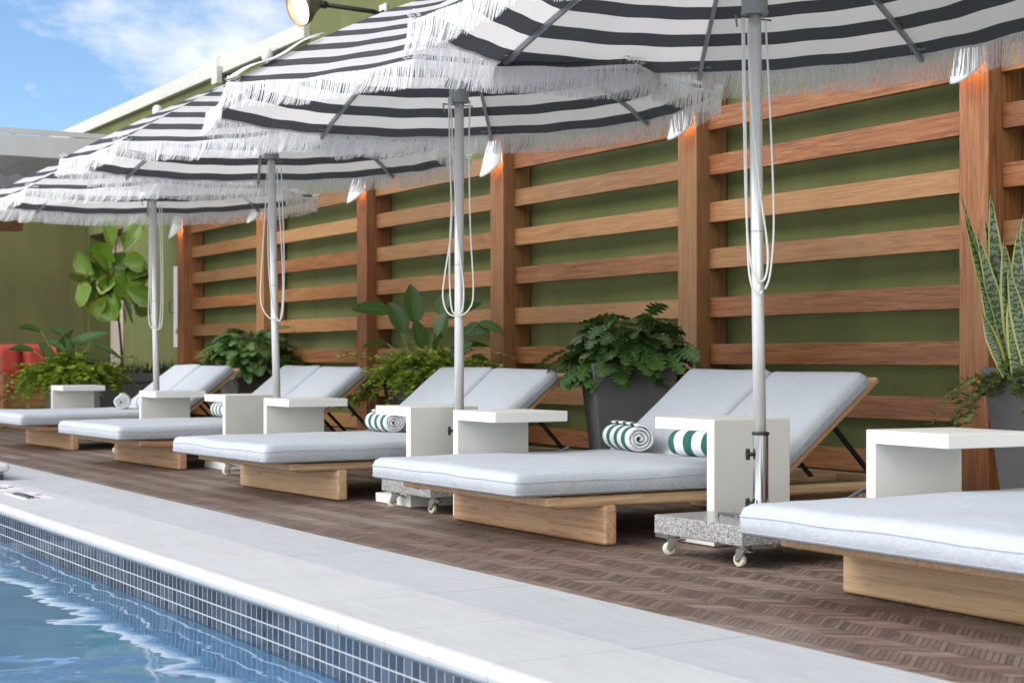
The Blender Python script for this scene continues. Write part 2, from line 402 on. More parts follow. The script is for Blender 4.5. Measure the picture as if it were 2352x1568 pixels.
M['philo'] = leafmat('philodendron_leaf', (.016, .055, .016), (.095, .185, .042), .22, .12, 'mid')
M['bop'] = leafmat('paradise_leaf', (.03, .085, .028), (.07, .16, .045), .3, .25, 'mid')
M['jade'] = leafmat('trailing_leaf', (.13, .25, .02), (.48, .60, .09), .4, .4)
M['fig'] = leafmat('fig_leaf', (.05, .15, .018), (.26, .44, .045), .22, .22, 'fig')
M['grass'] = leafmat('tuft_leaf', (.02, .05, .018), (.05, .11, .03), .4, .2)
M['snake'] = leafmat('snake_leaf', (.018, .05, .018), (.035, .085, .03), .3, .12, 'snake')
M['shrub'] = leafmat('shrub_leaf', (.08, .13, .03), (.24, .30, .10), .45, .3)
M['stem'] = simple('green_stem', (.14, .20, .05), .5)
M['twig'] = simple('brown_twig', (.13, .10, .035), .7)
M['bark'] = simple('bark', (.035, .018, .012), .8)

def glow(name, c, s):
    t = NT(name); return t.done(t.n('ShaderNodeEmission', {'Color': c, 'Strength': s}).outputs[0])
M['glow'] = glow('warm_lamp', (1.0, .66, .38), 5)

# ------------------------------------------------------------------ the ground, pool and stone
def sheet(name, x0, x1, y0, y1, z, m, div=1):
    b = MB(); b.add([(x0, y0, z), (x1, y0, z), (x1, y1, z), (x0, y1, z)], [(0, 1, 2, 3)])
    return b.build(name, m)
WATER_Z = -.205
PY0, PY1 = -7.0, 10.45
PX0, PX1 = -7.0, 2.095
b = MB()
gx = [-120, PX0 - .5, PX0 - .5, 2.978, 120]
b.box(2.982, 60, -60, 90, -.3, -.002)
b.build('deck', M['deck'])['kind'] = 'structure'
b = MB()
for (x0, x1, y0, y1) in ((-120, PX0 - .45, -120, 120), (60.0, 120, -120, 120), (PX0 - .45, 60.0, -120, -60), (PX0 - .45, 60.0, 90.0, 120)):
    b.box(x0, x1, y0, y1, -.5, -.02)
b.build('ground', M['stone2'])['kind'] = 'structure'
b = MB(); b.box(2.553, 2.978, -60, 90, -.3, 0.0); b.build('paving_strip', M['stone2'])['kind'] = 'structure'
b = MB()
b.box(PX1 + .05, 2.549, PY0 - .4, 10.45, -.0655, .0)
b.box(PX0 - .4, 2.549, 10.45 + .004, 90, -.3, 0)
b.box(PX0 - .4, PX1 + .05, PY0 - .4, PY0, -.0655, 0); b.box(PX0 - .4, PX0, PY0, PY1, -.0655, 0)
b.build('paving', M['stone'])['kind'] = 'structure'
b = MB()                                   # bullnose edge of the pool coping
pts = []
prof = []
r = .0325
for i in range(9):
    a = PI / 2 + PI * i / 8
    prof.append((PX1 + .05 - .02 + r * math.cos(a) - .0, -.0325 + r * math.sin(a)))
prof = [(PX1 + .0499, -.0002)] + prof + [(PX1 + .0499, -.0655)]
ys = [PY0 + i * .6105 for i in range(30)]; ys[-1] = 10.45
for k in range(len(ys) - 1):
    y0, y1 = ys[k] + .0012, ys[k + 1] - .0012
    n = len(prof); vs = [(x, y0, z) for x, z in prof] + [(x, y1, z) for x, z in prof]
    b.add(vs, [(i, i + 1, n + i + 1, n + i) for i in range(n - 1)] + [tuple(range(n)), tuple(reversed(range(n, 2 * n)))])
b.build('pool_coping', M['bull'], smooth=False)['kind'] = 'structure'
for nm_, z0_, z1_, mm_ in (('pool_wall', -.262, -.066, 'mosaic'), ('pool_basin', -1.05, -.264, 'poolfloor')):
    b = MB()
    b.box(PX1 + .02, PX1 + .2, PY0, PY1, z0_, z1_)
    b.box(PX0, PX1 + .2, PY1, PY1 + .2, z0_, z1_ - .0002)
    b.box(PX0 - .2, PX0, PY0, PY1, z0_, z1_ - .0002); b.box(PX0, PX1, PY0 - .2, PY0, z0_, z1_ - .0002)
    b.build(nm_, M[mm_])['kind'] = 'structure'
sheet('pool_floor', PX0, PX1 + .02, PY0, PY1, -1.0, M['poolfloor'])['kind'] = 'structure'
sheet('water', PX0, PX1 + .02, PY0, PY1, WATER_Z, M['water'])['kind'] = 'structure'

# raised spa kerb at the left
spa = thing('raised_kerb', 'low raised kerb with rounded pale stone top and blue tile face at left edge', 'kerb', (2.2, 10.9, 0))
b = MB(); b.box(-1.2, .34, .0, 2.6, .0, .052); b.build('tile_face', M['mosaic'], spa)
b = MB(); b.box(-1.25, .375, -.035, 2.65, .054, .112); b.build('stone_cap', M['bull'], spa, bevel=.026, seg=4)

def text(name, s, size, m, parent, loc, rz, ext=.0006):
    cu = bpy.data.curves.new(name, 'FONT'); cu.body = s; cu.size = size; cu.extrude = ext; cu.align_x = 'CENTER'; cu.align_y = 'CENTER'
    o = bpy.data.objects.new(name, cu); col.objects.link(o)
    dg_ = bpy.context.evaluated_depsgraph_get(); me = bpy.data.meshes.new_from_object(o.evaluated_get(dg_))
    bpy.data.objects.remove(o)
    p = link(name, me, m, parent); p.location = loc; p.rotation_euler = rz if isinstance(rz, tuple) else (0, 0, rz)
    return p
for i, (yy, s) in enumerate(((9.55, 'NO DIVING'), (10.22, '3 FT'))):
    mk = thing('pool_marker', ['white ceramic marker with black lettering set in pale coping, nearer of two', 'white ceramic marker set in coping beside the raised kerb, farther of two'][i], 'marker', (2.37, yy, .0), 0, 'pool markers in the coping')
    b = MB(); b.box(-.085, .085, -.26, .26, 0, .004); b.build('tile', M['white'], mk)
    ws = s.split()
    for w_, yo in zip(ws, ((.15, -.07) if len(ws[1]) > 3 else (.07, -.07))): text('lettering', w_, .105, M['black'], mk, (-.03, yo, .0048), -PI / 2)
    b = MB(); ring = [(.055 + .018 * math.cos(a_ * PI / 12), .018 * math.sin(a_ * PI / 12), .0052) for a_ in range(24)]
    b.tube(ring, .002, 5, closed=True); b.build('ban_ring', M['red'], mk)

# ------------------------------------------------------------------ the walls
wl = thing('building_wall', 'tall olive green rendered wall behind the timber trellis with pale parapet coping', 'wall', (6.67, 5, 0))
def wbox(name, m, x0, x1, y0, y1, z0, z1, par, bevel=0):
    b = MB(); L = par.location; b.box(x0 - L.x, x1 - L.x, y0 - L.y, y1 - L.y, z0 - L.z, z1 - L.z); return b.build(name, m, par, bevel=bevel)
wbox('tall_wall', M['green'], 6.67, 7.6, -12, 15.35, -.002, 7.5, wl)
DY0, DY1 = 21.75, 23.38
wbox('low_wall', M['green'], 6.672, 7.6, 15.35, DY0, -.002, 4.1, wl)
wbox('low_wall', M['green'], 6.672, 7.6, DY0, DY1, 2.6, 4.1, wl)
wbox('low_wall', M['green'], 6.672, 7.6, DY1, 23.8, -.002, 4.1, wl)
wbox('coping', M['coping'], 6.60, 7.7, 15.353, 26, 4.1, 4.27, wl, .012)
wbox('door_leaf', M['door'], 6.98, 7.05, DY0 + .02, DY1 - .02, 0, 2.58, wl)
bw = thing('yard_wall', 'shaded olive green wall closing the far end behind the red sofa', 'wall', (3, 23.8, 0))
wbox('wall', M['green2'], -6, 6.668, 23.5, 23.9, -.002, 3.45, bw)
# white cabinet on the far wall
cab = thing('wall_cabinet', 'tall narrow white cabinet panel with small print mounted on green wall left of trellis', 'cabinet', (6.62, 18.98, .95))
b = MB(); b.box(-.03, .048, 0, .42, 0, 1.0); b.build('panel', M['white'], cab, bevel=.004)
b = MB(); b.box(-.042, -.032, .05, .37, .06, .94); b.build('inner_door', M['white'], cab, bevel=.003)
b = MB(); b.tube([(-.03, .39, .42), (-.09, .39, .43), (-.09, .39, .56), (-.03, .39, .57)], .006, 6); b.build('handle', M['black'], cab)
b = MB()
for i in range(5): b.box(-.0445, -.0425, .11 + .004 * (i % 2), .30 - .006 * (i % 3), .16 + i * .014, .168 + i * .014)
b.box(-.0445, -.0425, .20, .225, .27, .31); b.build('print', M['black'], cab)

# globe lamps under the coping
for i, (yy, zz) in enumerate(((16.1, 4.0), (19.75, 3.88))):
    g = thing('globe_lamp', ['white globe lamp on green wall below coping nearest the tall wall', 'white globe lamp on green wall near the grey pergola roof'][i], 'lamp', (6.67, yy, zz), 0, 'globe lamps below the coping')
    b = MB(); b.lathe([(.0, -.085), (.035, -.075), (.055, -.045), (.062, 0), (.055, .045), (.035, .07), (0, .08)], 20, Matrix.Translation((-.17, 0, .04))); b.build('globe', M['white'], g, smooth=True)
    b = MB(); b.tube([(0, 0, -.06), (-.17, 0, -.06), (-.17, 0, -.03)], .014, 8); b.build('bracket', M['pole'], g)

jb = thing('junction_box', 'small pale electrical box with thin conduit on the parapet coping', 'box', (6.6, 17.8, 3.98))
b = MB(); b.box(-.07, -.002, -.09, .09, 0, .20); b.build('box', M['coping'], jb, bevel=.008)
b = MB(); b.tube([(-.03, 0, .2), (-.03, -.01, .3), (.0, -.03, .33)], .008, 6); b.build('conduit', M['coping'], jb)
# pergola with louvred roof
pg = thing('pergola', 'light grey louvred pergola roof over the far seating corner', 'pergola', (4.6, 17.2, 0))
b = MB(); b.box(-6.5, 1.75, 0, .08, 2.93, 3.16); b.build('fascia', M['pergola'], pg, bevel=.006)
b = MB(); b.box(-6.5, 1.75, 0.02, .05, 3.175, 3.225)
for i in range(26): b.box(-6.4 + i * .31, -6.4 + i * .31 + .05, 0.0, .06, 3.162, 3.173)
b.build('top_rail', M['pergola'], pg)
b = MB(); b.box(-6.5, 1.75, 2.55, 2.66, 2.78, 3.16); b.build('rear_beam', M['pergola'], pg)
for i in range(34):
    o = MB(); Mx = Matrix.Translation((-6.2 + i * .235, 1.3, 3.05)) @ Matrix.Rotation(R_(24), 4, 'Y')
    o.box(-.15, .15, -1.2, 1.22, -.012, .012, Mx); o.build('louver', M['louver'], pg, bevel=.004)
for (x, y) in ((-3.3, .04), (-3.3, 2.6)):
    o = MB(); o.box(x - .07, x + .07, y + .09, y + .21, 0, 2.925); o.build('column', M['pergola'], pg)

# ------------------------------------------------------------------ timber trellis
TRX = 6.40
tr = thing('timber_trellis', 'red brown timber trellis of square posts and wide horizontal boards on green wall', 'trellis', (TRX, 3.44, 0))
PYS = [.93, 3.44, 5.955, 8.455, 10.96, 13.46, 15.97, 18.52]
PW = .205
b = MB()
b.box(.008, .262, .0, PW, .002, 2.72)
post0 = b.build('post', M['post'], tr, bevel=.008, loc=(0, PYS[1] - 3.44, 0))
def rebate(o): pass
for y in PYS[:1] + PYS[2:]:
    c = post0.copy(); col.objects.link(c); c.parent = tr; c.location = (0, y - 3.44, 0)
SZ = [.02, .148, .458, .766, 1.072, 1.392, 1.696, 2.006, 2.300]
b = MB(); b.box(.115, .158, 0, 1, -.0, .132); sl0 = None
for i in range(len(PYS) - 1):
    y0 = PYS[i] + PW + .001; ln = PYS[i + 1] - y0 - .001
    bb = MB(); bb.box(.112, .156, 0, ln, 0, .131)
    for j, z in enumerate(SZ[1:]):
        if j == 0:
            s = bb.build('slat', M['slat'], tr, bevel=.004)
            first = s
        else:
            s = first.copy(); col.objects.link(s); s.parent = tr
        s.location = (-.012 if j == 7 else 0, y0 - 3.44, z)
        if j == 7: s.scale = (1, 1, 1.08)

# wall sconces on the posts
def make_sconce():
    s = thing('wall_sconce', '', 'sconce', (0, 0, 0))
    b = MB(); n = 20; m = 10; H0 = .285
    vs = []
    for side in (0, 1):
        for i in range(m + 1):
            t_ = i / m
            for k in range(n + 1):
                a = -PI / 2 + PI * k / n
                zl = .0 + .125 * (1 - math.cos(a)) ** 1.1
                z = H0 + (zl - H0) * t_
                q_ = 1 - z / H0; vs.append((-(.068 + .072 * q_ - side * .004) * math.cos(a) - .003, (.072 + .030 * q_ - side * .004) * math.sin(a), z))
    fs = []
    K = (m + 1) * (n + 1)
    for sd in (0, K):
        for i in range(m):
            for k in range(n):
                q = sd + i * (n + 1) + k
                fs.append((q, q + 1, q + n + 2, q + n + 1))
    for k in range(n):
        for e in (0, m * (n + 1)):
            fs.append((e + k, e + k + 1, K + e + k + 1, K + e + k))
    b.add(vs, fs); b.build('shade', M['white'], s, smooth=True)
    b = MB(); b.lathe([(.0, -.03), (.018, -.022), (.024, 0), (.018, .022), (.0, .03)], 12, Matrix.Translation((-.035, 0, .17))); b.build('bulb', M['glow'], s, smooth=True)
    L = bpy.data.lights.new('sconce_light', 'POINT'); L.energy = 5.0; L.color = (1, .50, .22); L.shadow_soft_size = .025
    lo = bpy.data.objects.new('sconce_light', L); col.objects.link(lo); lo.parent = s; lo.location = (-.045, 0, .17)
    return s
names = ['white half cone sconce on the rightmost trellis post above the snake plant', 'white half cone sconce on the post above the middle lobed plant',
         'white half cone sconce on the post just right of the second umbrella pole', 'white half cone sconce on the post left of the second umbrella pole',
         'white half cone sconce directly behind the third umbrella pole', 'white half cone sconce on the last trellis post beside the white cabinet']
s0 = None
for i, y in enumerate(PYS[2:]):
    s = make_sconce() if s0 is None else copy_tree(s0)
    if s0 is None: s0 = s
    tag(s, names[i], 'sconce', 'sconces on the trellis posts'); s.location = (TRX + .006, y + PW / 2, 2.235)

# spot lamp on an arm at the top
sp_ = thing('arm_spotlight', 'dark round spotlight with warm glowing lens on long black arm at top', 'spotlight', (6.67, 13.6, 4.02))
b = MB(); b.box(-.03, -.002, -.07, .07, -.16, .1); b.build('wall_plate', M['pole'], sp_, bevel=.005)
b = MB(); b.tube([(-.0, 0, 0), (-.12, 0, .02), (-.6, 0, .03)], .022, 10); b.tube([(-.6, 0, .03), (-.66, 0, .03)], .036, 10); b.tube([(-.03, -.05, 0.0), (-.03, .05, 0)], .04, 10); b.build('arm', M['black'], sp_, smooth=True)
Mx = Matrix.Translation((-.80, 0, .0)) @ Vector((-.93, -.16, -.38)).to_track_quat('Z', 'Y').to_matrix().to_4x4()
b = MB(); b.lathe([(0, -.15), (.055, -.15), (.075, -.10), (.10, -.05), (.155, .03), (.168, .10), (.160, .10), (.150, .075), (.148, .05)], 32, Mx); b.build('housing', M['lamp_body'], sp_, smooth=True)
b = MB(); b.lathe([(.149, .052), (.158, .088)], 32, Mx); b.build('reflector_ring', M['lamp_ring'], sp_, smooth=True)
b = MB(); b.lathe([(0, .056), (.10, .056), (.148, .052)], 32, Mx); b.build('lens', M['glow'], sp_)
L = bpy.data.lights.new('spot_glow', 'POINT'); L.energy = 4; L.color = (1, .5, .22); L.shadow_soft_size = .05
lo = bpy.data.objects.new('spot_glow', L); col.objects.link(lo); lo.parent = sp_; lo.location = Mx @ Vector((0, 0, .13))

# ------------------------------------------------------------------ side tables
TW, TD, TT, THK = .42, .43, .54, .052
def make_table(opens_far):
    b = MB(); w, d_, t_, k = TW, TD, TT, THK
    # profile in y-z, panel at y=0
    P = [(0, 0), (d_, 0), (d_, k), (k, k), (k, t_ - k), (d_, t_ - k), (d_, t_), (0, t_)]
    if not opens_far: P = [(d_ - y, z) for y, z in P]
    vs = [(0, y, z) for y, z in P] + [(w, y, z) for y, z in P]; n = 8
    fs = [tuple(range(n)), tuple(reversed(range(n, 2 * n)))] + [(i, (i + 1) % n, n + (i + 1) % n, n + i) for i in range(n)]
    b.add(vs, fs)
    return b.build('side_table', M['table'], bevel=.004, seg=2)
tabs = [  # near front corner x, y, yaw deg, opens far?
 (4.13, 4.02, -3, False, 'white C shaped side table at right edge beside the nearest lounger'),
 (4.24, 5.47, 0, True, 'white C shaped side table directly behind the chrome base of the nearest umbrella pole'),
 (3.925, 6.79, 0, False, 'white C shaped side table overhanging the second lounger right of the second umbrella pole'),
 (3.95, 7.745, 0, True, 'white C shaped side table left of the second umbrella pole with towel behind its slab'),
 (4.06, 9.69, 0, False, 'white C shaped side table right of the third umbrella pole'),
 (4.12, 11.0, 0, True, 'white C shaped side table left of the third umbrella pole below the lobed plant'),
 (4.12, 12.56, 0, False, 'white C shaped side table in front of the fourth umbrella pole'),
 (4.22, 15.70, 0, False, 'white C shaped side table farthest left before the grey planter')]
tf = tn = None
for (x, y, a, far, lb) in tabs:
    if far: o = make_table(True) if tf is None else tf.copy(); 
    else: o = make_table(False) if tn is None else tn.copy()
    if far and tf is None: tf = o
    elif not far and tn is None: tn = o
    else: col.objects.link(o)
    o.location = (x, y, 0.001); o.rotation_euler = (0, 0, R_(a))
    tag(o, lb, 'side table', 'white side tables between the loungers')

# ------------------------------------------------------------------ loungers
LW, LL = 1.35, 1.47           # width, length of the flat seat
ZB, ZT = .222, .325
def cushion(name, L, W, H, parent, mat_=None, seed=0, puff=.012, nx=18, ny=16):
    """rounded slab, local origin at corner, x length, y width"""
    b = MB(); vs = []; idx = {}
    rc = .036
    def ss(a, n):     # positions clustered near the ends
        out = []
        for i in range(n + 1):
            t_ = i / n; out.append(t_)
        return out
    xs = [0, rc * .3, rc, rc * 2] + [rc * 2 + (L - 4 * rc) * i / nx for i in range(1, nx)] + [L - rc * 2, L - rc, L - rc * .3, L]
    ysv = [0, rc * .3, rc, rc * 2] + [rc * 2 + (W - 4 * rc) * i / ny for i in range(1, ny)] + [W - rc * 2, W - rc, W - rc * .3, W]
    def edge(d_):      # top drop near an edge
        if d_ >= rc: return 0
        q = 1 - d_ / rc; return rc * (1 - math.sqrt(max(0, 1 - q * q)))
    def zt(x, y):
        d_ = min(x, L - x, y, W - y)
        z = H - edge(d_)
        u_, v_ = x / L, y / W
        z += puff * (min(1, 4 * u_ * (1 - u_) * 1.6)) * (min(1, 4 * v_ * (1 - v_) * 1.4)) if d_ > rc * .9 else 0
        z += .009 * noise.noise(Vector((x * 2.4 + seed, y * 2.4, 0))) + .003 * noise.noise(Vector((x * 8 + seed, y * 6, 3)))
        return z
    nX, nY = len(xs), len(ysv)
    top = [[None] * nY for _ in range(nX)]; bot = [[None] * nY for _ in range(nX)]
    for i, x in enumerate(xs):
        for j, y in enumerate(ysv):
            # rounded plan corners
            cxr = .035; px, py = x, y
            for (ax_, ay) in ((0, 0), (0, W), (L, 0), (L, W)):
                ddx, ddy = abs(x - ax_), abs(y - ay)
                if ddx < cxr and ddy < cxr:
                    vx, vy = cxr - ddx, cxr - ddy; m_ = max(vx, vy); h_ = math.hypot(vx, vy)
                    if h_ > 0:
                        k_ = m_ / h_; vx *= k_; vy *= k_
                    px = ax_ + (1 if ax_ == 0 else -1) * (cxr - vx); py = ay + (1 if ay == 0 else -1) * (cxr - vy)
            wv_ = .004 * noise.noise(Vector((x * 5, y * 5, seed)))
            top[i][j] = len(vs); vs.append((px + (wv_ if i in (0, nX - 1) else 0), py + (wv_ if j in (0, nY - 1) else 0), zt(x, y)))
            bot[i][j] = len(vs); vs.append((px, py, min(.012, edge(min(x, L - x, y, W - y)) * .6)))
    fs = []
    for i in range(nX - 1):
        for j in range(nY - 1):
            fs.append((top[i][j], top[i + 1][j], top[i + 1][j + 1], top[i][j + 1]))
            fs.append((bot[i][j], bot[i][j + 1], bot[i + 1][j + 1], bot[i + 1][j]))
    per = [(i, 0) for i in range(nX)] + [(nX - 1, j) for j in range(1, nY)] + [(i, nY - 1) for i in range(nX - 2, -1, -1)] + [(0, j) for j in range(nY - 2, 0, -1)]
    for a in range(len(per)):
        p, q = per[a], per[(a + 1) % len(per)]
        fs.append((top[p[0]][p[1]], bot[p[0]][p[1]], bot[q[0]][q[1]], top[q[0]][q[1]]))
    b.add(vs, fs)
    o = b.build(name, mat_ or M['linen'], parent, smooth=True)
    pp = MB()
    for k in (1, 0):
        ring = []
        for (i, j) in per:
            v = vs[(top if k else bot)[i][j]]
            ring.append((v[0] + (.002 if i == nX - 1 else -.002 if i == 0 else 0), v[1] + (.002 if j == nY - 1 else -.002 if j == 0 else 0), v[2] + (-.001 if k else .004)))
        pp.tube(ring, .0017, 5, closed=True)
    pp.build('piping', mat_ or M['linen'], o, smooth=True)
    return o

def make_lounger(seed, ang=(37.3, 38.2)):
    r_ = thing('double_lounger', '', 'lounger')
    cushion('mattress', LL, LW, ZT - ZB, r_, seed=seed).location = (0, 0, ZB)
    fr_ = MB()
    for y in (.045, LW - .045):                      # rounded side rails
        fr_.tube([(.20, y, .19), (.23, y, .19), (2.42, y, .19), (2.45, y, .19)], .026, 12, rr=[.016, .026, .026, .018])
    fr_.box(.17, .25, .02, LW - .02, .178, .2185); fr_.box(2.36, 2.42, .07, LW - .07, .17, .21)
    fr_.box(.25, 1.5, .08, LW - .08, .196, .216); fr_.box(1.52, 1.60, .07, LW - .07, .165, .205); fr_.box(1.6, 2.36, LW / 2 - .03, LW / 2 + .03, .165, .205)
    fr_.build('frame', M['teak'], r_, bevel=.006)
    b = MB(); b.box(.455, .52, .005, LW - .005, .001, .176); b.build('leg', M['teaky'], r_, bevel=.014, seg=3)
    b = MB(); b.box(1.93, 1.99, .005, LW - .005, .001, .162); b.build('leg', M['teaky'], r_, bevel=.014, seg=3)
    hw = LW / 2
    for k in range(2):
        A = R_(ang[k])
        bk = MB(); bk.box(0, .74, .03, hw - .04, -.022, -.004); bk.box(.0, .80, .022, .06, -.030, -.002); bk.box(.0, .80, hw - .065, hw - .027, -.030, -.002); bk.box(.745, .80, .06, hw - .065, -.030, -.003)
        o = bk.build('backrest', M['teak'], r_, bevel=.005)
        o.location = (LL - .06, k * hw, .232); o.rotation_euler = (0, -A, 0)
        c_ = cushion('back_cushion', .745, hw - .006, .088, o, seed=seed + k * 3 + 1, nx=12, ny=9)
        c_.location = (-.0, .003, 0)
        for q in (.10, hw - .10):
            s = MB(); x1 = LL - .06 + .50 * math.cos(A); z1 = .232 + .50 * math.sin(A) - .03
            y_ = k * hw + q
            s.add([(x1 - .012, y_ - .006, z1), (x1 + .012, y_ - .006, z1 + .01), (x1 + .012, y_ + .006, z1 + .01), (x1 - .012, y_ + .006, z1),
                   (x1 + .30, y_ - .006, .2), (x1 + .33, y_ - .006, .2), (x1 + .33, y_ + .006, .2), (x1 + .30, y_ + .006, .2)],
                  [(0, 1, 2, 3), (4, 7, 6, 5), (0, 4, 5, 1), (1, 5, 6, 2), (2, 6, 7, 3), (3, 7, 4, 0)])
            s.build('strut', M['black'], r_)
    return r_
lg = [(3.33, 2.83, 0, 'nearest double lounger cut off by the right edge with only its foot end showing'),
      (3.40, 5.72, 0.5, 'double lounger in the middle with two striped towels and chrome pole at its right'),
      (3.33, 8.29, 3.0, 'double lounger with one towel behind a white table in front of the trailing shrub planter'),
      (3.40, 11.20, 3.0, 'double lounger fourth from the camera before the tapered planter of lobed leaves'),
      (3.42, 14.08, 3.0, 'farthest double lounger at the left edge with towel roll before the long trough')]
for i, (x, y, a, lb) in enumerate(lg):
    o = make_lounger(i * 17)
    o.location = (x, y, 0); o.rotation_euler = (0, 0, R_(a))
    tag(o, lb, 'lounger', 'grey cushioned double loungers in a row')

# ------------------------------------------------------------------ rolled towels
def make_towel(seed, L=.43, R0=.082):
    b = MB(); th = .0125; turns = 3.6; n = 150; r0 = .012
    rnd = random.Random(seed)
    pts = []
    for i in range(n + 1):
        a = i / n * turns * 2 * PI
        rr = r0 + (R0 - r0) * (i / n) ** .9
        rr *= 1 + .05 * noise.noise(Vector((math.cos(a), math.sin(a), seed + i * .01)))
        pts.append((rr * math.cos(-a - 1.2) * 1.06, rr * math.sin(-a - 1.2) * .95))
    m = 14
    vs = []; fs = []
    for side in (0, 1):
        for j in range(m + 1):
            x = -L / 2 + L * j / m
            e = min(j, m - j)
            sc_ = 1 - (.10 if e == 0 else .04 if e == 1 else 0)
            for i, (u_, w_) in enumerate(pts):
                rr = math.hypot(u_, w_); k = (1 - side * min(.9, th / max(rr, .02))) * sc_
                bx = x + .010 * noise.noise(Vector((i * .12, j * .3, seed))) * (1 if e < 2 else .3)
                vs.append((bx, u_ * k, w_ * k))
    K = (m + 1) * (n + 1)
    for sd in (0, K):
        for j in range(m):
            for i in range(n):
                q = sd + j * (n + 1) + i; fs.append((q, q + 1, q + n + 2, q + n + 1))
    for i in range(n):
        for e in (0, m * (n + 1)):
            fs.append((e + i, e + i + 1, K + e + i + 1, K + e + i))
    for j in range(m):
        q = j * (n + 1) + n; fs.append((q, q + n + 1, K + q + n + 1, K + q))
    b.add(vs, fs)
    return b.build('rolled_towel', M['towel'], smooth=True)
tw = [(4.70, 6.79, 74, .403, 1.0, 'rolled green striped towel lying on the middle lounger with its spiral end showing'),
      (4.70, 6.09, 100, .403, 1.0, 'rolled green striped towel half hidden behind the white table at the nearest umbrella'),
      (4.58, 9.36, 84, .40, .95, 'rolled green striped towel under the slab of the white table left of second pole'),
      (4.60, 12.33, 84, .397, .9, 'rolled striped towel barely showing behind the table left of the third pole'),
      (4.55, 14.86, 72, .405, 1.0, 'rolled striped towel on the farthest lounger in front of the long grey trough'),
      (4.62, 14.36, 84, .405, 1.0, 'rolled striped towel mostly hidden behind the table of the fourth pole')]
for i, (x, y, a, z, s_, lb) in enumerate(tw):
    o = make_towel(i * 5 + 1); o.location = (x, y, z); o.rotation_euler = (0, 0, R_(a)); o.scale = (s_, s_, s_)
    tag(o, lb, 'towel', 'rolled green and white striped towels')

# ------------------------------------------------------------------ umbrellas
RU = 1.40
HC = .60
def zp(t_): return HC * (1 - t_ ** 1.22)
def rimpt(k, v_, t_=1.0, drop=0):
    a0, a1 = R_(45 * k), R_(45 * (k + 1))
    A = Vector((math.cos(a0), math.sin(a0), 0)) * RU * t_; B = Vector((math.cos(a1), math.sin(a1), 0)) * RU * t_
    p = A.lerp(B, v_); w_ = 4 * v_ * (1 - v_)
    p *= 1 - .012 * w_ * t_
    p.z = zp(t_) - .022 * w_ * t_ + .004 * math.sin(v_ * 17 + k) * w_ * t_ * t_ - drop
    return p
def canopy_mesh(parent):
    me = bpy.data.meshes.new('canopy'); vs = []; fs = []; uvs = []
    nt_, nv = 26, 14
    for k in range(8):
        base = len(vs)
        for i in range(nt_ + 1):
            for j in range(nv + 1):
                t_ = max(.012, i / nt_); v_ = j / nv
                vs.append(rimpt(k, v_, t_)); uvs.append(((1 - t_) * RU * math.cos(R_(22.5)) + .006, v_))
        for i in range(nt_):
            for j in range(nv):
                q = base + i * (nv + 1) + j; fs.append((q, q + nv + 1, q + nv + 2, q + 1))
    me.from_pydata([tuple(v) for v in vs], [], fs)
    l = me.uv_layers.new(name='UVMap')
    for p in me.polygons:
        for li in p.loop_indices: l.data[li].uv = uvs[me.loops[li].vertex_index]
        p.use_smooth = True
    return link('canopy', me, M['canvas'], parent)
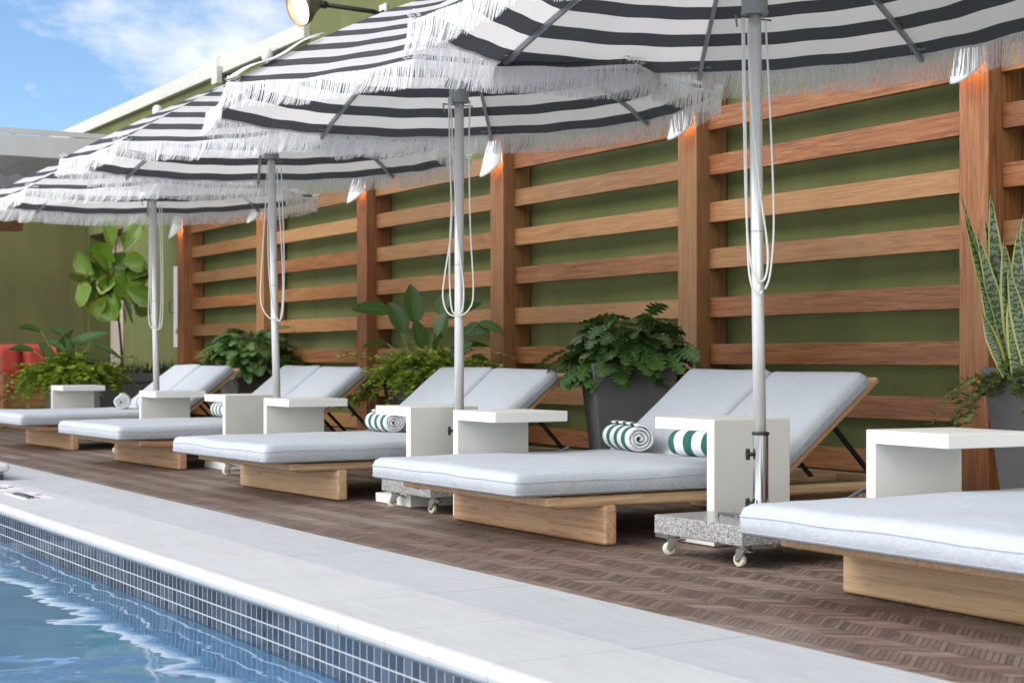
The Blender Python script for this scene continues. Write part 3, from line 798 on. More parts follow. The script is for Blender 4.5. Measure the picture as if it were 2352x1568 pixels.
def fringe_mesh(parent, seed, wind, length):
    rnd = random.Random(seed); b = MB()
    N = 520
    vs = []; fs = []
    for k in range(8):
        for q in range(N):
            v_ = (q + rnd.random()) / N
            if rnd.random() < .05: continue
            p = rimpt(k, v_, 1.0); s_ = (k + v_) * 1.07
            a0, a1 = R_(45 * k), R_(45 * (k + 1))
            tan = Vector((math.cos(a1) - math.cos(a0), math.sin(a1) - math.sin(a0), 0)).normalized()
            out = Vector((math.cos((a0 + a1) / 2), math.sin((a0 + a1) / 2), 0))
            n1 = noise.noise(Vector((s_ * 5, seed, 0))); n2 = noise.noise(Vector((s_ * 23, seed, 5))); n3 = noise.noise(Vector((s_ * 9, seed, 9)))
            L = length * (1 + .10 * n1 + .10 * n2 + rnd.uniform(-.04, .04)) * (.45 if rnd.random() < .02 else 1)
            lat = .035 * n1 + .022 * n2 + rnd.gauss(0, .0028) + wind.dot(tan) * (.6 + .8 * n3)
            outw = .012 + .03 * n3 + rnd.gauss(0, .004) + wind.dot(out) * (.6 + .6 * n1)
            w = rnd.uniform(.0012, .0025)
            sd = (tan * rnd.uniform(.6, 1) + out * rnd.uniform(-.6, .6)).normalized() * w
            p = p + out * rnd.uniform(-.003, .004) + Vector((0, 0, .006)); base = len(vs)
            for i in range(5):
                t_ = i / 4
                c = p + tan * lat * t_ * t_ + out * outw * t_ ** 1.6 - Vector((0, 0, L * t_ * (1 - .12 * abs(lat) / .1 * t_)))
                ww = sd * (1 - .55 * t_)
                vs.append(c - ww); vs.append(c + ww)
            for i in range(4): fs.append((base + 2 * i, base + 2 * i + 1, base + 2 * i + 3, base + 2 * i + 2))
    # stray loops of yarn at the tips
    for k in range(8):
        p = rimpt(k, 0, 1.0)
        for q in range(9):
            a = R_(45 * k); o_ = Vector((math.cos(a), math.sin(a), 0)); tn_ = Vector((-math.sin(a), math.cos(a), 0))
            c0 = p + tn_ * rnd.uniform(-.07, .07) - o_ * rnd.uniform(0, .05) + Vector((0, 0, .012)); r1 = rnd.uniform(.012, .035); ph = rnd.uniform(0, 6)
            base = len(vs)
            for i in range(9):
                aa = ph + i * .6
                c = c0 + tn_ * r1 * math.cos(aa) + o_ * r1 * .5 * math.sin(aa) + Vector((0, 0, r1 * .5 * math.sin(aa) + .012))
                vs.append(c); vs.append(c + Vector((0, 0, .003)))
            for i in range(8): fs.append((base + 2 * i, base + 2 * i + 1, base + 2 * i + 3, base + 2 * i + 2))
    b.v = [tuple(v) for v in vs]; b.f = fs; b.mi = [0] * len(fs)
    me = bpy.data.meshes.new('fringe'); me.from_pydata(b.v, [], b.f)
    return link('fringe', me, M['fringe'], parent)
def make_umbrella(label, loc, phase, z0, tilt, lean, seed, cords, wind, length, base_off=(0, 0)):
    r_ = thing('patio_umbrella', label, 'umbrella', loc, 0, 'striped fringed umbrellas in a row')
    lx, ly = lean
    CM = Matrix.Translation((lx, ly, z0)) @ Matrix.Rotation(-tilt, 4, 'Y') @ Matrix.Rotation(R_(phase), 4, 'Z')
    cn_ = canopy_mesh(r_); cn_.matrix_local = CM
    iw = Matrix.Rotation(-R_(phase), 3, 'Z') @ wind
    fringe_mesh(cn_, seed, iw, length)
    tb = MB()
    for k in range(8):
        n = 20
        A = [rimpt(k, i / n) for i in range(n + 1)]
        vs = []
        for p in A:
            o_ = Vector((p.x, p.y, 0)).normalized() * .004
            vs += [p + o_ * .4 + Vector((0, 0, .001)), p + o_ * .5 + Vector((0, 0, -.010)), p - o_ * .2 + Vector((0, 0, -.010)), p - o_ * .2 + Vector((0, 0, -.002))]
        fs = []
        for i in range(n):
            for q in range(4): fs.append((4 * i + q, 4 * i + (q + 1) % 4, 4 * i + 4 + (q + 1) % 4, 4 * i + 4 + q))
        tb.add(vs, fs)
    tb.build('edge_band', M['fringe'], cn_)
    rib0 = strut0 = None
    for k in range(8):
        a = 45 * k
        if rib0 is None:
            b = MB(); pts = []
            for i in range(11):
                t_ = .06 + (.995 - .06) * i / 10
                pts.append(Vector((RU * t_, 0, zp(min(t_, 1)) - .016 - (.012 if i == 10 else 0))))
            vs = []; fs = []
            for p in pts: vs += [p + Vector((0, -.009, .007)), p + Vector((0, .009, .007)), p + Vector((0, .009, -.017)), p + Vector((0, -.009, -.017))]
            for i in range(10):
                for q in range(4): fs.append((4 * i + q, 4 * i + (q + 1) % 4, 4 * i + 4 + (q + 1) % 4, 4 * i + 4 + q))
            fs += [(0, 1, 2, 3), (40, 43, 42, 41)]
            b.add(vs, fs)
            rib0 = o = b.build('rib', M['grey'], r_)
            b = MB(); b.tube([(.055, 0, .05), (RU * .50, 0, zp(.5) - .035)], .008, 6); strut0 = s = b.build('strut', M['grey'], r_)
        else:
            o = rib0.copy(); col.objects.link(o); s = strut0.copy(); col.objects.link(s)
        o.matrix_local = CM @ Matrix.Rotation(R_(a), 4, 'Z'); s.matrix_local = o.matrix_local.copy()
    top = Vector((lx * 1.22, ly * 1.22, z0 + HC + .02))
    b = MB(); b.tube([(0, 0, .30), (lx * .5, ly * .5, z0 * .5), tuple(top)], .0255, 20); b.build('pole', M['pole'], r_, smooth=True)
    b = MB(); b.tube([(lx * .6, ly * .6, z0 * .6), (lx * .605, ly * .605, z0 * .6 + .004)], .0262, 20); b.build('pole_joint', M['grey'], r_)
    b = MB(); Mx = Matrix.Translation((lx, ly, z0)) 
    b.lathe([(.030, .0), (.054, .002), (.056, .012), (.052, .02), (.055, .10), (.066, .115), (.066, .13), (.03, .14)], 24, Mx)
    for a in range(8): b.box(.055, .078, -.006, .006, .085, .125, Mx @ Matrix.Rotation(R_(phase + 45 * a), 4, 'Z'))
    b.build('runner', M['grey'], r_, smooth=False)
    b = MB(); b.tube([(lx - .10, ly, z0 - .012), (lx + .085, ly, z0 - .012)], .004, 6); b.tube([(lx - .095, ly, z0 - .012), (lx - .10, ly - .008, z0 - .04), (lx - .09, ly, z0 - .055)], .004, 6); b.build('pulley_pin', M['steel'], r_)
    b = MB(); b.lathe([(.0, .04), (.025, .03), (.045, .0), (.03, -.03), (.03, -.05)], 16, Matrix.Translation(top)); b.build('finial', M['grey'], r_, smooth=True)
    b = MB()
    for c in cords:
        # smooth through the points, given in view-plane coordinates (right, z)
        P = [Vector((p[0] * math.cos(TH) , -p[0] * math.sin(TH), p[1])) + Vector((-.05 * math.sin(TH), -.05 * math.cos(TH), 0)) * (p[2] if len(p) > 2 else 1) for p in c]
        out = []
        for i in range(len(P) - 1):
            p0, p1, p2, p3 = P[max(i - 1, 0)], P[i], P[i + 1], P[min(i + 2, len(P) - 1)]
            for q in range(6):
                t_ = q / 6
                out.append(.5 * ((2 * p1) + (p2 - p0) * t_ + (2 * p0 - 5 * p1 + 4 * p2 - p3) * t_ * t_ + (3 * p1 - p0 - 3 * p2 + p3) * t_ ** 3))
        out.append(P[-1]); b.tube(out, .0044, 7)
    b.build('cord', M['cord'], r_, smooth=True)
    # sleeve and foot
    ox, oy = base_off
    b = MB(); b.lathe([(.0315, .17), (.0315, .492)], 28); b.build('sleeve', M['chrome'], r_, smooth=True)
    b = MB(); b.lathe([(.026, .494), (.036, .494), (.036, .504), (.026, .507)], 24); b.build('sleeve_cap', M['black'], r_)
    for z in (.215, .415):
        b = MB(); Mx = Matrix.Rotation(R_(180 - 30), 4, 'Z')
        b.tube([Mx @ Vector((.030, 0, z)), Mx @ Vector((.046, 0, z))], .008, 8)
        for a in range(6):
            c = Mx @ Vector((.052, .017 * math.cos(a * PI / 3), z + .017 * math.sin(a * PI / 3))); b.tube([c - Mx @ Vector((.007, 0, 0)), c + Mx @ Vector((.007, 0, 0))], .008, 8)
        b.tube([Mx @ Vector((.045, 0, z)), Mx @ Vector((.06, 0, z))], .014, 10); b.build('knob', M['black'], r_)
    for a in (20, 110, 200, 290):
        b = MB(); Mx = Matrix.Rotation(R_(a), 4, 'Z')
        b.add([Mx @ Vector(p) for p in ((.032, -.002, .167), (.075, -.002, .167), (.032, -.002, .24), (.032, .002, .167), (.075, .002, .167), (.032, .002, .24))], [(0, 1, 2), (3, 5, 4), (0, 3, 4, 1), (1, 4, 5, 2), (2, 5, 3, 0)]); b.build('gusset', M['steel'], r_)
    b = MB(); b.box(-.11, .11, -.11, .11, .1652, .171); b.build('foot_plate', M['steel'], r_, bevel=.002)
    bx0, bx1, by0, by1 = -.325, .325, -.285, .285
    b = MB(); b.box(bx0, bx1, by0, by1, .087, .165); bs = b.build('base', M['granite'], r_, bevel=.006); bs.location = (ox, oy, 0)
    b = MB(); b.tube([(-.17, -.06, .165), (-.17, -.055, .182), (-.17, .055, .182), (-.17, .06, .165)], .005, 6); b.build('grip', M['steel'], bs)
    first = None
    for i, (cx2, cy2, a) in enumerate(((bx0 + .06, by0 + .06, 100), (bx0 + .06, by1 - .06, 150), (bx1 - .06, by0 + .06, 30), (bx1 - .06, by1 - .06, 250))):
        if first is None:
            b = MB(); b.box(-.03, .03, -.03, .03, .081, .0865); b.lathe([(.0, .081), (.026, .081), (.026, .073), (.0, .072)], 16)
            for s in (-1, 1):
                y0, y1 = sorted((s * .0165, s * .0195))
                vs = [(x, y, z) for y in (y0, y1) for x, z in ((-.024, .073), (.024, .073), (.034, .030), (.022, .018), (.010, .026))]
                b.add(vs, [tuple(range(5)), tuple(reversed(range(5, 10)))] + [(i_, (i_ + 1) % 5, 5 + (i_ + 1) % 5, 5 + i_) for i_ in range(5)])
            b.box(-.045, -.010, -.014, .014, .060, .066); b.tube([(.022, -.024, .027), (.022, .024, .027)], .006, 8)
            cs = b.build('caster', M['steel'], r_, bevel=.001, seg=1)
            b = MB(); b.lathe([(.006, -.012), (.022, -.012), (.0265, -.008), (.0265, .008), (.022, .012), (.006, .012)], 22, Matrix.Translation((.022, 0, .0275)) @ Matrix.Rotation(PI / 2, 4, 'X')); b.build('wheel', M['nylon'], cs, smooth=True)
            first = cs
        else:
            cs = copy_tree(first, r_)
        cs.location = (ox + cx2, oy + cy2, 0); cs.rotation_euler = (0, 0, R_(a))
    return r_
W0 = Vector((-.025, .012, 0))
U1c = [[(-.075, 2.17), (-.068, 1.7), (-.06, 1.25), (-.045, 1.10), (-.015, 1.06), (.0, 1.075)],
       [(-.082, 2.17), (-.076, 1.8), (-.066, 1.4), (-.05, 1.2), (-.02, 1.12), (.012, 1.13), (.02, 1.25), (-.02, 1.55), (-.05, 1.9), (-.058, 2.16)],
       [(.012, 2.16), (.03, 1.8), (.042, 1.5), (.044, 1.3), (.03, 1.14), (.01, 1.08)]]
U2c = [[(-.055, 2.2), (-.045, 1.8), (-.04, 1.5), (-.075, 1.25), (-.085, 1.13), (-.06, 1.05), (-.01, 1.03), (.05, 1.06), (.078, 1.16), (.062, 1.5), (.055, 1.9), (.06, 2.18)],
       [(-.045, 2.2), (-.02, 1.7), (.0, 1.4), (.025, 1.2), (.02, 1.07), (-.01, 1.04), (-.04, 1.08), (-.05, 1.3), (-.04, 1.6)]]
U3c = [[(-.06, 2.15), (-.08, 1.8), (-.105, 1.4), (-.11, 1.2), (-.07, 1.1), (0, 1.06), (.03, 1.1), (.04, 1.4), (.0, 2.1)],
       [(-.05, 2.15), (-.06, 1.6), (-.04, 1.25), (.0, 1.08), (.04, 1.12), (.05, 1.5), (.03, 2.1)]]
U4c = [[(-.055, 2.1), (-.055, 1.5), (-.06, 1.15), (-.03, 1.06), (.02, 1.05), (.055, 1.12), (.06, 1.5), (.05, 2.1)],
       [(-.04, 2.1), (-.045, 1.4), (-.03, 1.1), (.0, 1.05), (.035, 1.1), (.045, 1.5), (.03, 2.1)]]
um = [((4.19, 5.10, 0), 17, 2.19, .03, (-.021, .012), U1c, 'nearest striped umbrella with chrome pole sleeve, its canopy cut by the top edge'),
      ((4.17, 7.60, 0), 8, 2.175, .03, (.0, .0), U2c, 'second striped umbrella from the right with a white strap on its left ridge'),
      ((4.25, 10.33, 0), 27, 2.17, .03, (-.04, .02), U3c, 'third striped umbrella whose pole crosses the tapered planter of lobed leaves'),
      ((4.365, 13.27, 0), 29, 2.15, .03, (-.03, .01), U4c, 'farthest striped umbrella at the left edge with its pole behind a white table')]
ums = []
for i, (loc, ph, z0, ti, le, cds, lb) in enumerate(um):
    ums.append(make_umbrella(lb, loc, ph, z0, ti, le, i * 7 + 3, cds, W0 * (1 + .3 * i), (.138, .125, .118, .118)[i]))
# white strap lying along one ridge of the second canopy
b = MB(); k = 4
for (off, w, t0, t1) in ((-.018, .030, .60, .985), (.028, .020, .64, .985)):
    vs = []
    for i in range(13):
        t_ = t0 + (t1 - t0) * i / 12
        p = rimpt(k, 0, t_); p.z += .016 + .010 * math.sin(i * .8); a = R_(45 * k); tn_ = Vector((-math.sin(a), math.cos(a), 0))
        ww = w * (.55 + .45 * math.sin(PI * min(1, (1 - i / 12) + .25)))
        vs += [p + tn_ * (off - ww), p + tn_ * (off + ww), p + tn_ * (off + ww) + Vector((0, 0, .006)), p + tn_ * (off - ww) + Vector((0, 0, .006))]
    fs = []
    for i in range(12):
        for q in range(4): fs.append((4 * i + q, 4 * i + (q + 1) % 4, 4 * i + 4 + (q + 1) % 4, 4 * i + 4 + q))
    b.add(vs, fs + [(0, 1, 2, 3), (48, 51, 50, 49)])
cn2 = [c for c in ums[1].children if c.name.startswith('canopy')][0]
b.build('strap', M['fringe'], cn2, smooth=True)

# ------------------------------------------------------------------ planters and plants
def make_planter(label, loc, rz, top, bot, h, tl=None, bl=None, rim=False):
    p = thing('planter', label, 'planter', loc, rz, 'tapered dark grey planters')
    tl = tl or top; bl = bl or bot
    def ring(w, l, z): return [(-w / 2, -l / 2, z), (w / 2, -l / 2, z), (w / 2, l / 2, z), (-w / 2, l / 2, z)]
    b = MB(); k = .025
    R0 = [ring(bot, bl, 0), ring(top, tl, h), ring(top - 2 * k, tl - 2 * k, h), ring(top - 2 * k - .02, tl - 2 * k - .02, h - .08)]
    if rim: R0 = [ring(bot, bl, 0), ring(top - .05, tl - .05, h - .13), ring(top - .03, tl - .03, h - .115), ring(top, tl, h - .10), ring(top, tl, h), ring(top - 2 * k, tl - 2 * k, h), ring(top - 2 * k - .02, tl - 2 * k - .02, h - .08)]
    vs = [v for r in R0 for v in r]; fs = [(0, 1, 2, 3)]
    for i in range(len(R0) - 1):
        for q in range(4): fs.append((4 * i + q, 4 * i + (q + 1) % 4, 4 * i + 4 + (q + 1) % 4, 4 * i + 4 + q))
    b.add(vs, fs); b.build('pot', M['planter'], p, bevel=.008)
    b = MB(); w, l = top - 2 * k - .012, tl - 2 * k - .012
    b.add([(-w / 2, -l / 2, h - .05), (w / 2, -l / 2, h - .05), (w / 2, l / 2, h - .05), (-w / 2, l / 2, h - .05)], [(0, 1, 2, 3)]); b.build('soil', M['soil'], p)
    return p

class Leaves:
    def __init__(s): s.v = []; s.f = []; s.uv = []
    def leaf(s, base, d_, L, W, droop=.4, fold=.25, prof=None, n=8, roll=0, curl=0.0, cols=2):
        d_ = Vector(d_).normalized(); up = Vector((0, 0, 1))
        side = d_.cross(up)
        if side.length < 1e-3: side = Vector((1, 0, 0))
        side.normalize(); side = Matrix.Rotation(roll, 3, d_) @ side
        p = Vector(base); b0 = len(s.v); cur = d_.copy()
        for i in range(n + 1):
            t_ = i / n
            w = W * (prof(t_) if prof else math.sin(PI * t_ ** .8) ** .8 if 0 < t_ < 1 else .02)
            nrm = side.cross(cur).normalized()
            for c in range(-cols, cols + 1):
                u_ = c / cols
                s.v.append(p + side * w * u_ * .5 + nrm * (fold * w * abs(u_) * .5 - curl * w * u_ * u_ * .5)); s.uv.append((t_, u_ * .5 + .5))
            cur = (cur - up * droop / n).normalized()
            p = p + cur * (L / n)
        m = 2 * cols + 1
        for i in range(n):
            for c in range(m - 1):
                q = b0 + i * m + c; s.f.append((q, q + 1, q + m + 1, q + m))
    def build(s, name, m, parent):
        me = bpy.data.meshes.new(name); me.from_pydata([tuple(v) for v in s.v], [], s.f)
        l = me.uv_layers.new(name='UVMap')
        for p in me.polygons:
            for li in p.loop_indices: l.data[li].uv = s.uv[me.loops[li].vertex_index]
            p.use_smooth = True
        return link(name, me, m, parent)
def arc(base, d_, L, droop, n=7):
    p = Vector(base); cur = Vector(d_).normalized(); out = [p.copy()]
    for i in range(n):
        cur = (cur - Vector((0, 0, 1)) * droop / n).normalized(); p = p + cur * (L / n); out.append(p.copy())
    return out, cur

def lobed(t_):
    if t_ <= .02: return .15
    env = math.sin(PI * min(1, t_ ** .62 * .97 + .03)) ** .5
    return env * (.32 + .68 * abs(math.sin(t_ * PI * 5.0 + .5)) ** .8)
def philodendron(label, loc, spread, height, seed, count=150):
    p = thing('philodendron', label, 'plant', loc, 0, 'lobed leaf plants in tapered planters')
    rnd = random.Random(seed); lv = Leaves(); st = MB()
    for i in range(count):
        a = rnd.uniform(0, 2 * PI); e = rnd.random() ** .62
        el = R_(84 - 76 * e + rnd.uniform(-7, 7))
        L = (spread * (.25 + .55 * e) + height * (1 - e) * .62) * rnd.uniform(.72, 1.05)
        d_ = Vector((math.cos(a) * math.cos(el), math.sin(a) * math.cos(el), math.sin(el) * 1.1))
        pts, cur = arc(Vector((rnd.uniform(-.10, .10), rnd.uniform(-.10, .10), -.02)), d_, L, .35 + .35 * e, 6)
        st.tube(pts, .0035, 5, caps=False)
        aa = a + rnd.uniform(-.6, .6)
        dd = Vector((cur.x + math.cos(aa) * .6, cur.y + math.sin(aa) * .6, cur.z * .5 + rnd.uniform(-.55, .15)))
        lv.leaf(pts[-1], dd, rnd.uniform(.15, .225), rnd.uniform(.115, .155), rnd.uniform(.4, 1.1), .30, lobed, 30, rnd.uniform(-.7, .7), .25)
    lv.build('foliage', M['philo'], p); st.build('stem', M['stem'], p, smooth=True)
    return p
def paradise(label, loc, specs, seed):
    p = thing('paradise_plant', label, 'plant', loc, 0, 'broad leaf plants rising from trailing planters')
    rnd = random.Random(seed); lv = Leaves(); st = MB()
    def pr_(t_): return max(.03, math.sin(PI * t_ ** .85) ** .7)
    for (right, up, depth, tl, ang, wid) in specs:     # tip of stalk in the view plane, leaf length and direction
        tip = Vector((right * math.cos(TH) + depth * math.sin(TH), -right * math.sin(TH) + depth * math.cos(TH), up))
        b0 = Vector((tip.x * .18, tip.y * .18, -.04)); mid = b0.lerp(tip, .55) + Vector((-(tip.x - b0.x) * .18, -(tip.y - b0.y) * .18, .0))
        pts = [(b0 * (1 - t_) ** 2 + mid * 2 * t_ * (1 - t_) + tip * t_ * t_) for t_ in [i / 8 for i in range(9)]]
        st.tube(pts, .007, 6, rr=[.010 - .005 * i / 8 for i in range(9)])
        d_ = Vector((math.cos(ang) * math.cos(TH), -math.cos(ang) * math.sin(TH), math.sin(ang)))
        lv.leaf(tip, d_ + Vector((rnd.uniform(-.15, .15), rnd.uniform(-.15, .15), 0)), tl * .92, wid * 1.3, .5, .35, pr_, 12, rnd.choice((-1, 1)) * rnd.uniform(.3, 1.0), .1, 3)
    lv.build('foliage', M['bop'], p); st.build('stem', M['stem'], p, smooth=True)
    return p
def trailing(label, name, loc, w, l, h, seed, n=230, mat_='jade', drop=.25, ls=.022, bias=(0, 0), grp=None):
    p = thing(name, label, 'plant', loc, 0, grp)
    rnd = random.Random(seed); lv = Leaves(); st = MB()
    def pr_(t_): return max(.05, math.sin(PI * t_ ** 1.1) ** .6)
    for i in range(n):
        a = rnd.uniform(0, 2 * PI)
        rr_ = rnd.random() ** .6
        b0 = Vector((math.cos(a) * w * .42 * rr_, math.sin(a) * l * .42 * rr_, -.03))
        L = rnd.uniform(.12, .30) + (drop * rnd.random() ** 1.5 if rr_ > .6 else 0)
        el = R_(80 - 70 * rr_ + rnd.uniform(-15, 15))
        d_ = Vector((math.cos(a) * math.cos(el) + bias[0] * rnd.random(), math.sin(a) * math.cos(el) + bias[1] * rnd.random(), math.sin(el) * h / .2))
        pts, cur = arc(b0, d_, L, 1.1 + 1.6 * rr_ * rnd.random(), 9)
        st.tube(pts, .0022, 4, caps=False)
        for j in range(2, 10):
            for q in range(3):
                aa = rnd.uniform(0, 2 * PI)
                dd = Vector((math.cos(aa), math.sin(aa), rnd.uniform(-.2, .9)))
                lv.leaf(pts[j].lerp(pts[j - 1], rnd.random()), dd, ls * rnd.uniform(.8, 1.25), ls * rnd.uniform(.75, 1.0), .2, .2, pr_, 3, rnd.uniform(-.6, .6), 0, 1)
    lv.build('foliage', M[mat_], p); st.build('stem', M['twig'], p)
    return p

RZ = .775
make_planter('tapered dark grey planter between the two middle loungers holding lobed leaves', (5.70, 8.22, 0), R_(-24), .53, .36, RZ)
philodendron('dense dark green lobed leaf plant in planter behind the middle lounger towel', (5.70, 8.20, RZ + .01), .32, .38, 4, 230)
make_planter('tapered dark grey planter behind the third lounger under trailing bright green foliage', (5.86, 11.24, 0), 0, .52, .36, .72)
trailing('bright green small leaved trailing shrub spilling over planter behind second umbrella', 'trailing_shrub', (5.86, 11.24, .71), .74, .86, .26, 8, 420, 'jade', .30, .037, (-.35, .3), 'small leaved trailing plants')
# right, up, depth, length, angle, width
paradise('broad glossy leaf plant rising behind the second umbrella pole', (5.86, 11.24, .70), [
    (-.27, .46, 0, .34, 2.75, .11), (-.16, .30, -.05, .30, 1.9, .13), (-.08, .38, .05, .34, 1.65, .14), (-.30, .22, .1, .22, 3.0, .07), (-.02, .18, 0, .26, 1.9, .12), (.06, .10, -.05, .30, 1.2, .12),
    (.16, .42, .05, .34, .75, .11), (.12, .26, -.05, .24, 1.3, .13), (.30, .30, .0, .26, .5, .10), (.26, .18, .05, .28, .3, .10), (.42, .38, .0, .24, -.1, .08), (.2, .1, -.1, .24, .9, .12), (.34, .08, .1, .2, .2, .09), (.10, .45, .1, .22, 1.2, .10)], 3)
make_planter('tapered grey planter behind the fourth lounger at the third umbrella pole', (6.10, 15.52, 0), 0, .55, .38, .77)
philodendron('dark green lobed leaf plant crossed by the third umbrella pole', (6.10, 15.52, .765), .42, .42, 9, 220)
make_planter('tapered dark planter at right edge holding striped snake plant', (5.86, 4.97, 0), 0, .54, .38, .765)
trailing('sparse twiggy small leaved shrub trailing left over planter at right edge', 'twiggy_shrub', (5.80, 5.06, .765), .44, .44, .12, 21, 70, 'shrub', .24, .040, (-.7, .6), 'small leaved trailing plants')
sn = thing('snake_plant', 'tall snake plant with yellow edged banded upright leaves at right edge', 'plant', (5.86, 4.97, .70))
lv = Leaves(); rnd = random.Random(2)
def spr(t_): return max(.02, (.55 + .45 * min(1, t_ * 2.5)) * (1 - max(0, t_ - .62) / .38) ** .75) if t_ < 1 else .01
for (bx_, bu, tx_, tu, wd, dep) in [(-.24, .05, -.475, .84, .035, .03), (-.27, .03, -.465, .74, .060, 0), (-.25, .0, -.42, .66, .06, -.03), (-.28, .0, -.345, .83, .075, .02), (-.30, .02, -.42, .50, .05, -.04), (-.30, 0, -.385, .50, .065, -.02),
        (-.30, .02, -.41, .30, .06, -.06), (-.24, 0, -.245, .66, .085, -.05), (-.19, 0, -.205, .74, .08, .0), (-.25, 0, -.31, .62, .085, -.06), (-.22, 0, -.36, .72, .06, .05), (-.15, 0, -.14, .8, .08, 0), (-.18, 0, -.26, .58, .08, .06),
        (-.12, 0, -.05, .7, .08, -.04), (-.06, 0, .02, .86, .08, .02), (0, 0, .08, .7, .07, 0), (-.02, 0, -.1, .9, .07, .06), (-.26, 0, -.28, .45, .07, -.08), (-.20, 0, -.30, .50, .07, -.09)]:
    P3 = lambda r_, u_: Vector((r_ * math.cos(TH) + dep * math.sin(TH), -r_ * math.sin(TH) + dep * math.cos(TH), u_))
    A_, B_ = P3(bx_, bu), P3(tx_, tu)
    lv.leaf(A_, (B_ - A_) + Vector((0, 0, .03)), (B_ - A_).length * 1.02, wd, .10, .30, spr, 16, PI / 2 + rnd.uniform(-.5, .5), .1, 2)
lv.build('foliage', M['snake'], sn)

make_planter('tapered dark planter at far left beside the red sofa', (4.72, 17.38, 0), 0, .42, .30, .66)
trailing('bright trailing groundcover spilling over planter beside the red sofa', 'trailing_shrub', (4.76, 17.40, .66), .80, .74, .24, 31, 360, 'jade', .34, .050, (-.25, -.1), 'small leaved trailing plants')
paradise('arching narrow leaf plant beside the red sofa at far left', (4.72, 17.38, .64), [
    (-.28, .46, 0, .30, 2.75, .08), (-.36, .25, .0, .30, 2.8, .07), (-.10, .22, 0, .34, 1.2, .10), (-.02, .28, .05, .52, .62, .10), (-.14, .12, -.05, .30, 2.1, .11), (.04, .08, .0, .36, 1.8, .10),
    (.26, .34, .0, .44, -.25, .06), (.16, .22, 0, .34, -.05, .06), (.10, .10, 0, .22, .4, .06), (-.06, .42, .05, .20, 2.5, .07), (-.2, .36, -.05, .26, -.3, .08), (.1, .3, .1, .22, .6, .07)], 6)
make_planter('long grey rimmed trough holding fig tree and dark tufts', (5.90, 18.62, 0), 0, 1.15, 1.0, .635, .52, .42, rim=True)
tfp = thing('grass_tufts', 'dark spiky tufts planted along the long grey trough', 'plant', (5.90, 18.62, .60), 0)
lv = Leaves(); rnd = random.Random(5)
for cx3 in (-.42, -.24, -.05, .12, .30, .44):
    for i in range(80):
        a = rnd.uniform(0, 2 * PI); el = rnd.uniform(.7, 1.45); r0 = rnd.random() * .06
        lv.leaf((cx3 + math.cos(a) * r0, math.sin(a) * r0 + rnd.uniform(-.12, .08), 0), (math.cos(a) * math.cos(el), math.sin(a) * math.cos(el), math.sin(el)), rnd.uniform(.14, .26), .011, 1.1, .2, None, 6, 0, 0, 1)
lv.build('foliage', M['grass'], tfp)
fg = thing('fig_tree', 'fiddle leaf fig tree with big round bright leaves on thin trunk', 'tree', (5.66, 18.60, .58))
b = MB(); b.tube([(.04, 0, 0), (.03, 0, .3), (0, 0, .65), (-.08, .0, 1.1), (-.03, 0, 1.65)], .014, 8, rr=[.018, .016, .014, .011, .006])
for (x, z, x2, z2) in ((-.02, .9, -.35, 1.15), (-.05, 1.0, .2, 1.2), (-.05, 1.1, -.3, 1.4)): b.tube([(x, 0, z), (x2, .02, z2)], .008, 6)
b.build('trunk', M['bark'], fg, smooth=True)
lv = Leaves(); rnd = random.Random(11)
def fpr(t_): return max(.05, math.sin(PI * min(.999, max(.001, t_)) ** 1.35) ** .55) * (1 + .04 * math.sin(t_ * 26))
for (right, up, ang, L, wd) in [(-.05, 1.28, 1.9, .32, .26), (.10, 1.25, 1.15, .34, .22), (-.10, 1.18, 2.7, .26, .2), (0, 1.05, .6, .24, .2), (-.25, .90, 2.2, .30, .25), (-.30, .78, 2.9, .26, .24), (-.28, .68, 3.5, .26, .22),
                                (-.1, .95, 1.7, .25, .25), (.05, .90, .9, .28, .24), (.15, .78, .5, .28, .24), (.15, .66, -.2, .30, .24), (.20, .58, -.8, .26, .22), (.0, .70, 1.4, .26, .26), (-.15, .75, 2.0, .26, .25), (-.18, .62, 4.0, .3, .25),
                                (-.02, .60, 4.5, .3, .26), (.08, .52, 5.0, .3, .24), (-.10, .52, 4.2, .26, .22), (0, .82, 5.6, .26, .24), (-.20, .85, 3.8, .25, .24), (.12, .95, 5.8, .24, .2), (.02, 1.1, 2.4, .24, .22), (.1, 1.08, .2, .22, .2), (-.1, .45, 5.2, .2, .2), (.05, .42, 4.8, .22, .18)] + [(random.Random(i).uniform(-.32, .16), random.Random(i + 50).uniform(.55, 1.0), random.Random(i + 90).uniform(0, 6.2), .24, .2) for i in range(22)]:
    up = .86 + (up - .42) * .74
    b0 = Vector((right * math.cos(TH), -right * math.sin(TH), up)) + Vector((-.03, 0, 0)) + Vector((math.sin(TH), math.cos(TH), 0)) * rnd.uniform(-.14, .14); dp = rnd.uniform(-.8, .3)
    d_ = Vector((math.cos(ang) * math.cos(TH) - dp * math.sin(TH), -math.cos(ang) * math.sin(TH) + dp * -math.cos(TH), math.sin(ang) + .05))
    lv.leaf(b0, d_, L * 1.12, wd * 1.42, .30, rnd.uniform(-.1, .5), fpr, 16, rnd.uniform(.75, 1.6) * rnd.choice((1, -1)) if rnd.random() < .85 else rnd.uniform(-.5, .5), rnd.uniform(.1, .5), 4)
lv.build('foliage', M['fig'], fg)

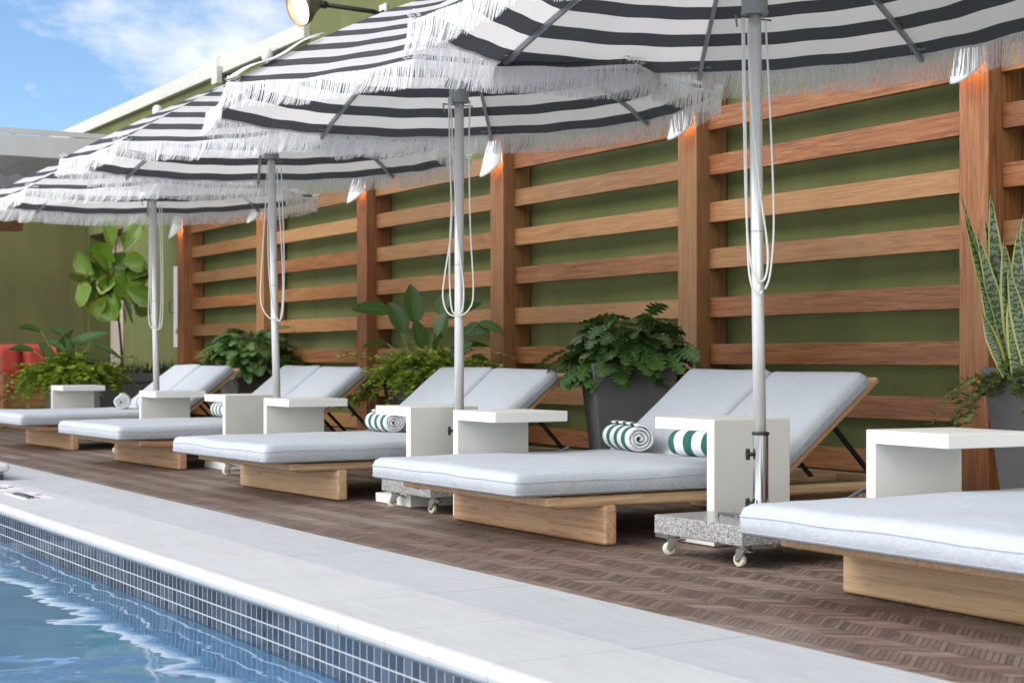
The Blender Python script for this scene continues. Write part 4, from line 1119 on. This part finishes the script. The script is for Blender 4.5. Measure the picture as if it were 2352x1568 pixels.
# ------------------------------------------------------------------ red sofa and chair at far left
so = thing('red_sofa', 'wooden sofa with bright red cushions against the far green wall', 'sofa', (4.75, 20.5, 0))
b = MB()
for x in (0, 1.06): b.box(x, x + .07, 0, .07, 0, .60); b.box(x, x + .07, .75, .82, 0, .60); b.box(x - .01, x + .08, -.02, .84, .60, .63)
b.box(.07, 1.06, .02, .07, .20, .36); b.box(.07, 1.06, .76, .82, .36, .85); b.build('frame', M['sofa_wood'], so, bevel=.006)
for k in range(2):
    o = cushion('seat_cushion', .70, .48, .15, so, M['red'], k + 3, .02, 8, 8); o.location = (.075 + .49 * (k + 1), .06, .37); o.rotation_euler = (0, 0, PI / 2)
for k in range(3):
    o = cushion('back_cushion', .46, .34, .13, so, M['red'], k + 9, .07, 8, 8); o.location = (.03 + .35 * (k + 1), .62, .52); o.rotation_euler = (R_(0), R_(-78), PI / 2)
ch = thing('wicker_chair', 'brown woven armchair with pale cushion cut by the left edge', 'chair', (3.90, 19.2, 0), R_(-10))
b = MB()
b.box(0, .06, 0, .06, 0, .62); b.box(.5, .56, 0, .06, 0, .62); b.box(0, .06, .55, .61, 0, .85); b.box(.5, .56, .55, .61, 0, .85); b.box(0, .56, 0, .61, .30, .38); b.build('frame', M['sofa_wood'], ch, bevel=.005)
for x in (.015, .515):
    b = MB(); b.box(x, x + .03, .06, .55, .38, .64); b.build('arm', M['wicker'], ch, bevel=.01)
b = MB(); b.box(.06, .5, .56, .6, .38, .84); b.build('backrest', M['wicker'], ch, bevel=.01)
cushion('seat_cushion', .44, .5, .1, ch, M['pale'], 2, .02, 6, 6).location = (.06, .05, .382)
# timber canopy beam on the far wall with its own sconce
tb = thing('timber_beam', 'dark red timber beam end at left edge below the farthest umbrella', 'beam', (4.3, 20.1, 0))
b = MB(); b.box(-3.0, .62, 0, .22, 2.38, 2.62); b.build('beam', M['slat'], tb, bevel=.006)
b = MB(); b.box(-2.9, -2.7, 0, .2, 0, 2.375); b.build('post', M['post'], tb)
s = copy_tree(s0); tag(s, 'white sconce cut by the left edge on dark red timber beam', 'sconce', 'sconces on the trellis posts'); s.location = (4.42, 20.09, 2.36); s.rotation_euler = (0, 0, PI / 2)
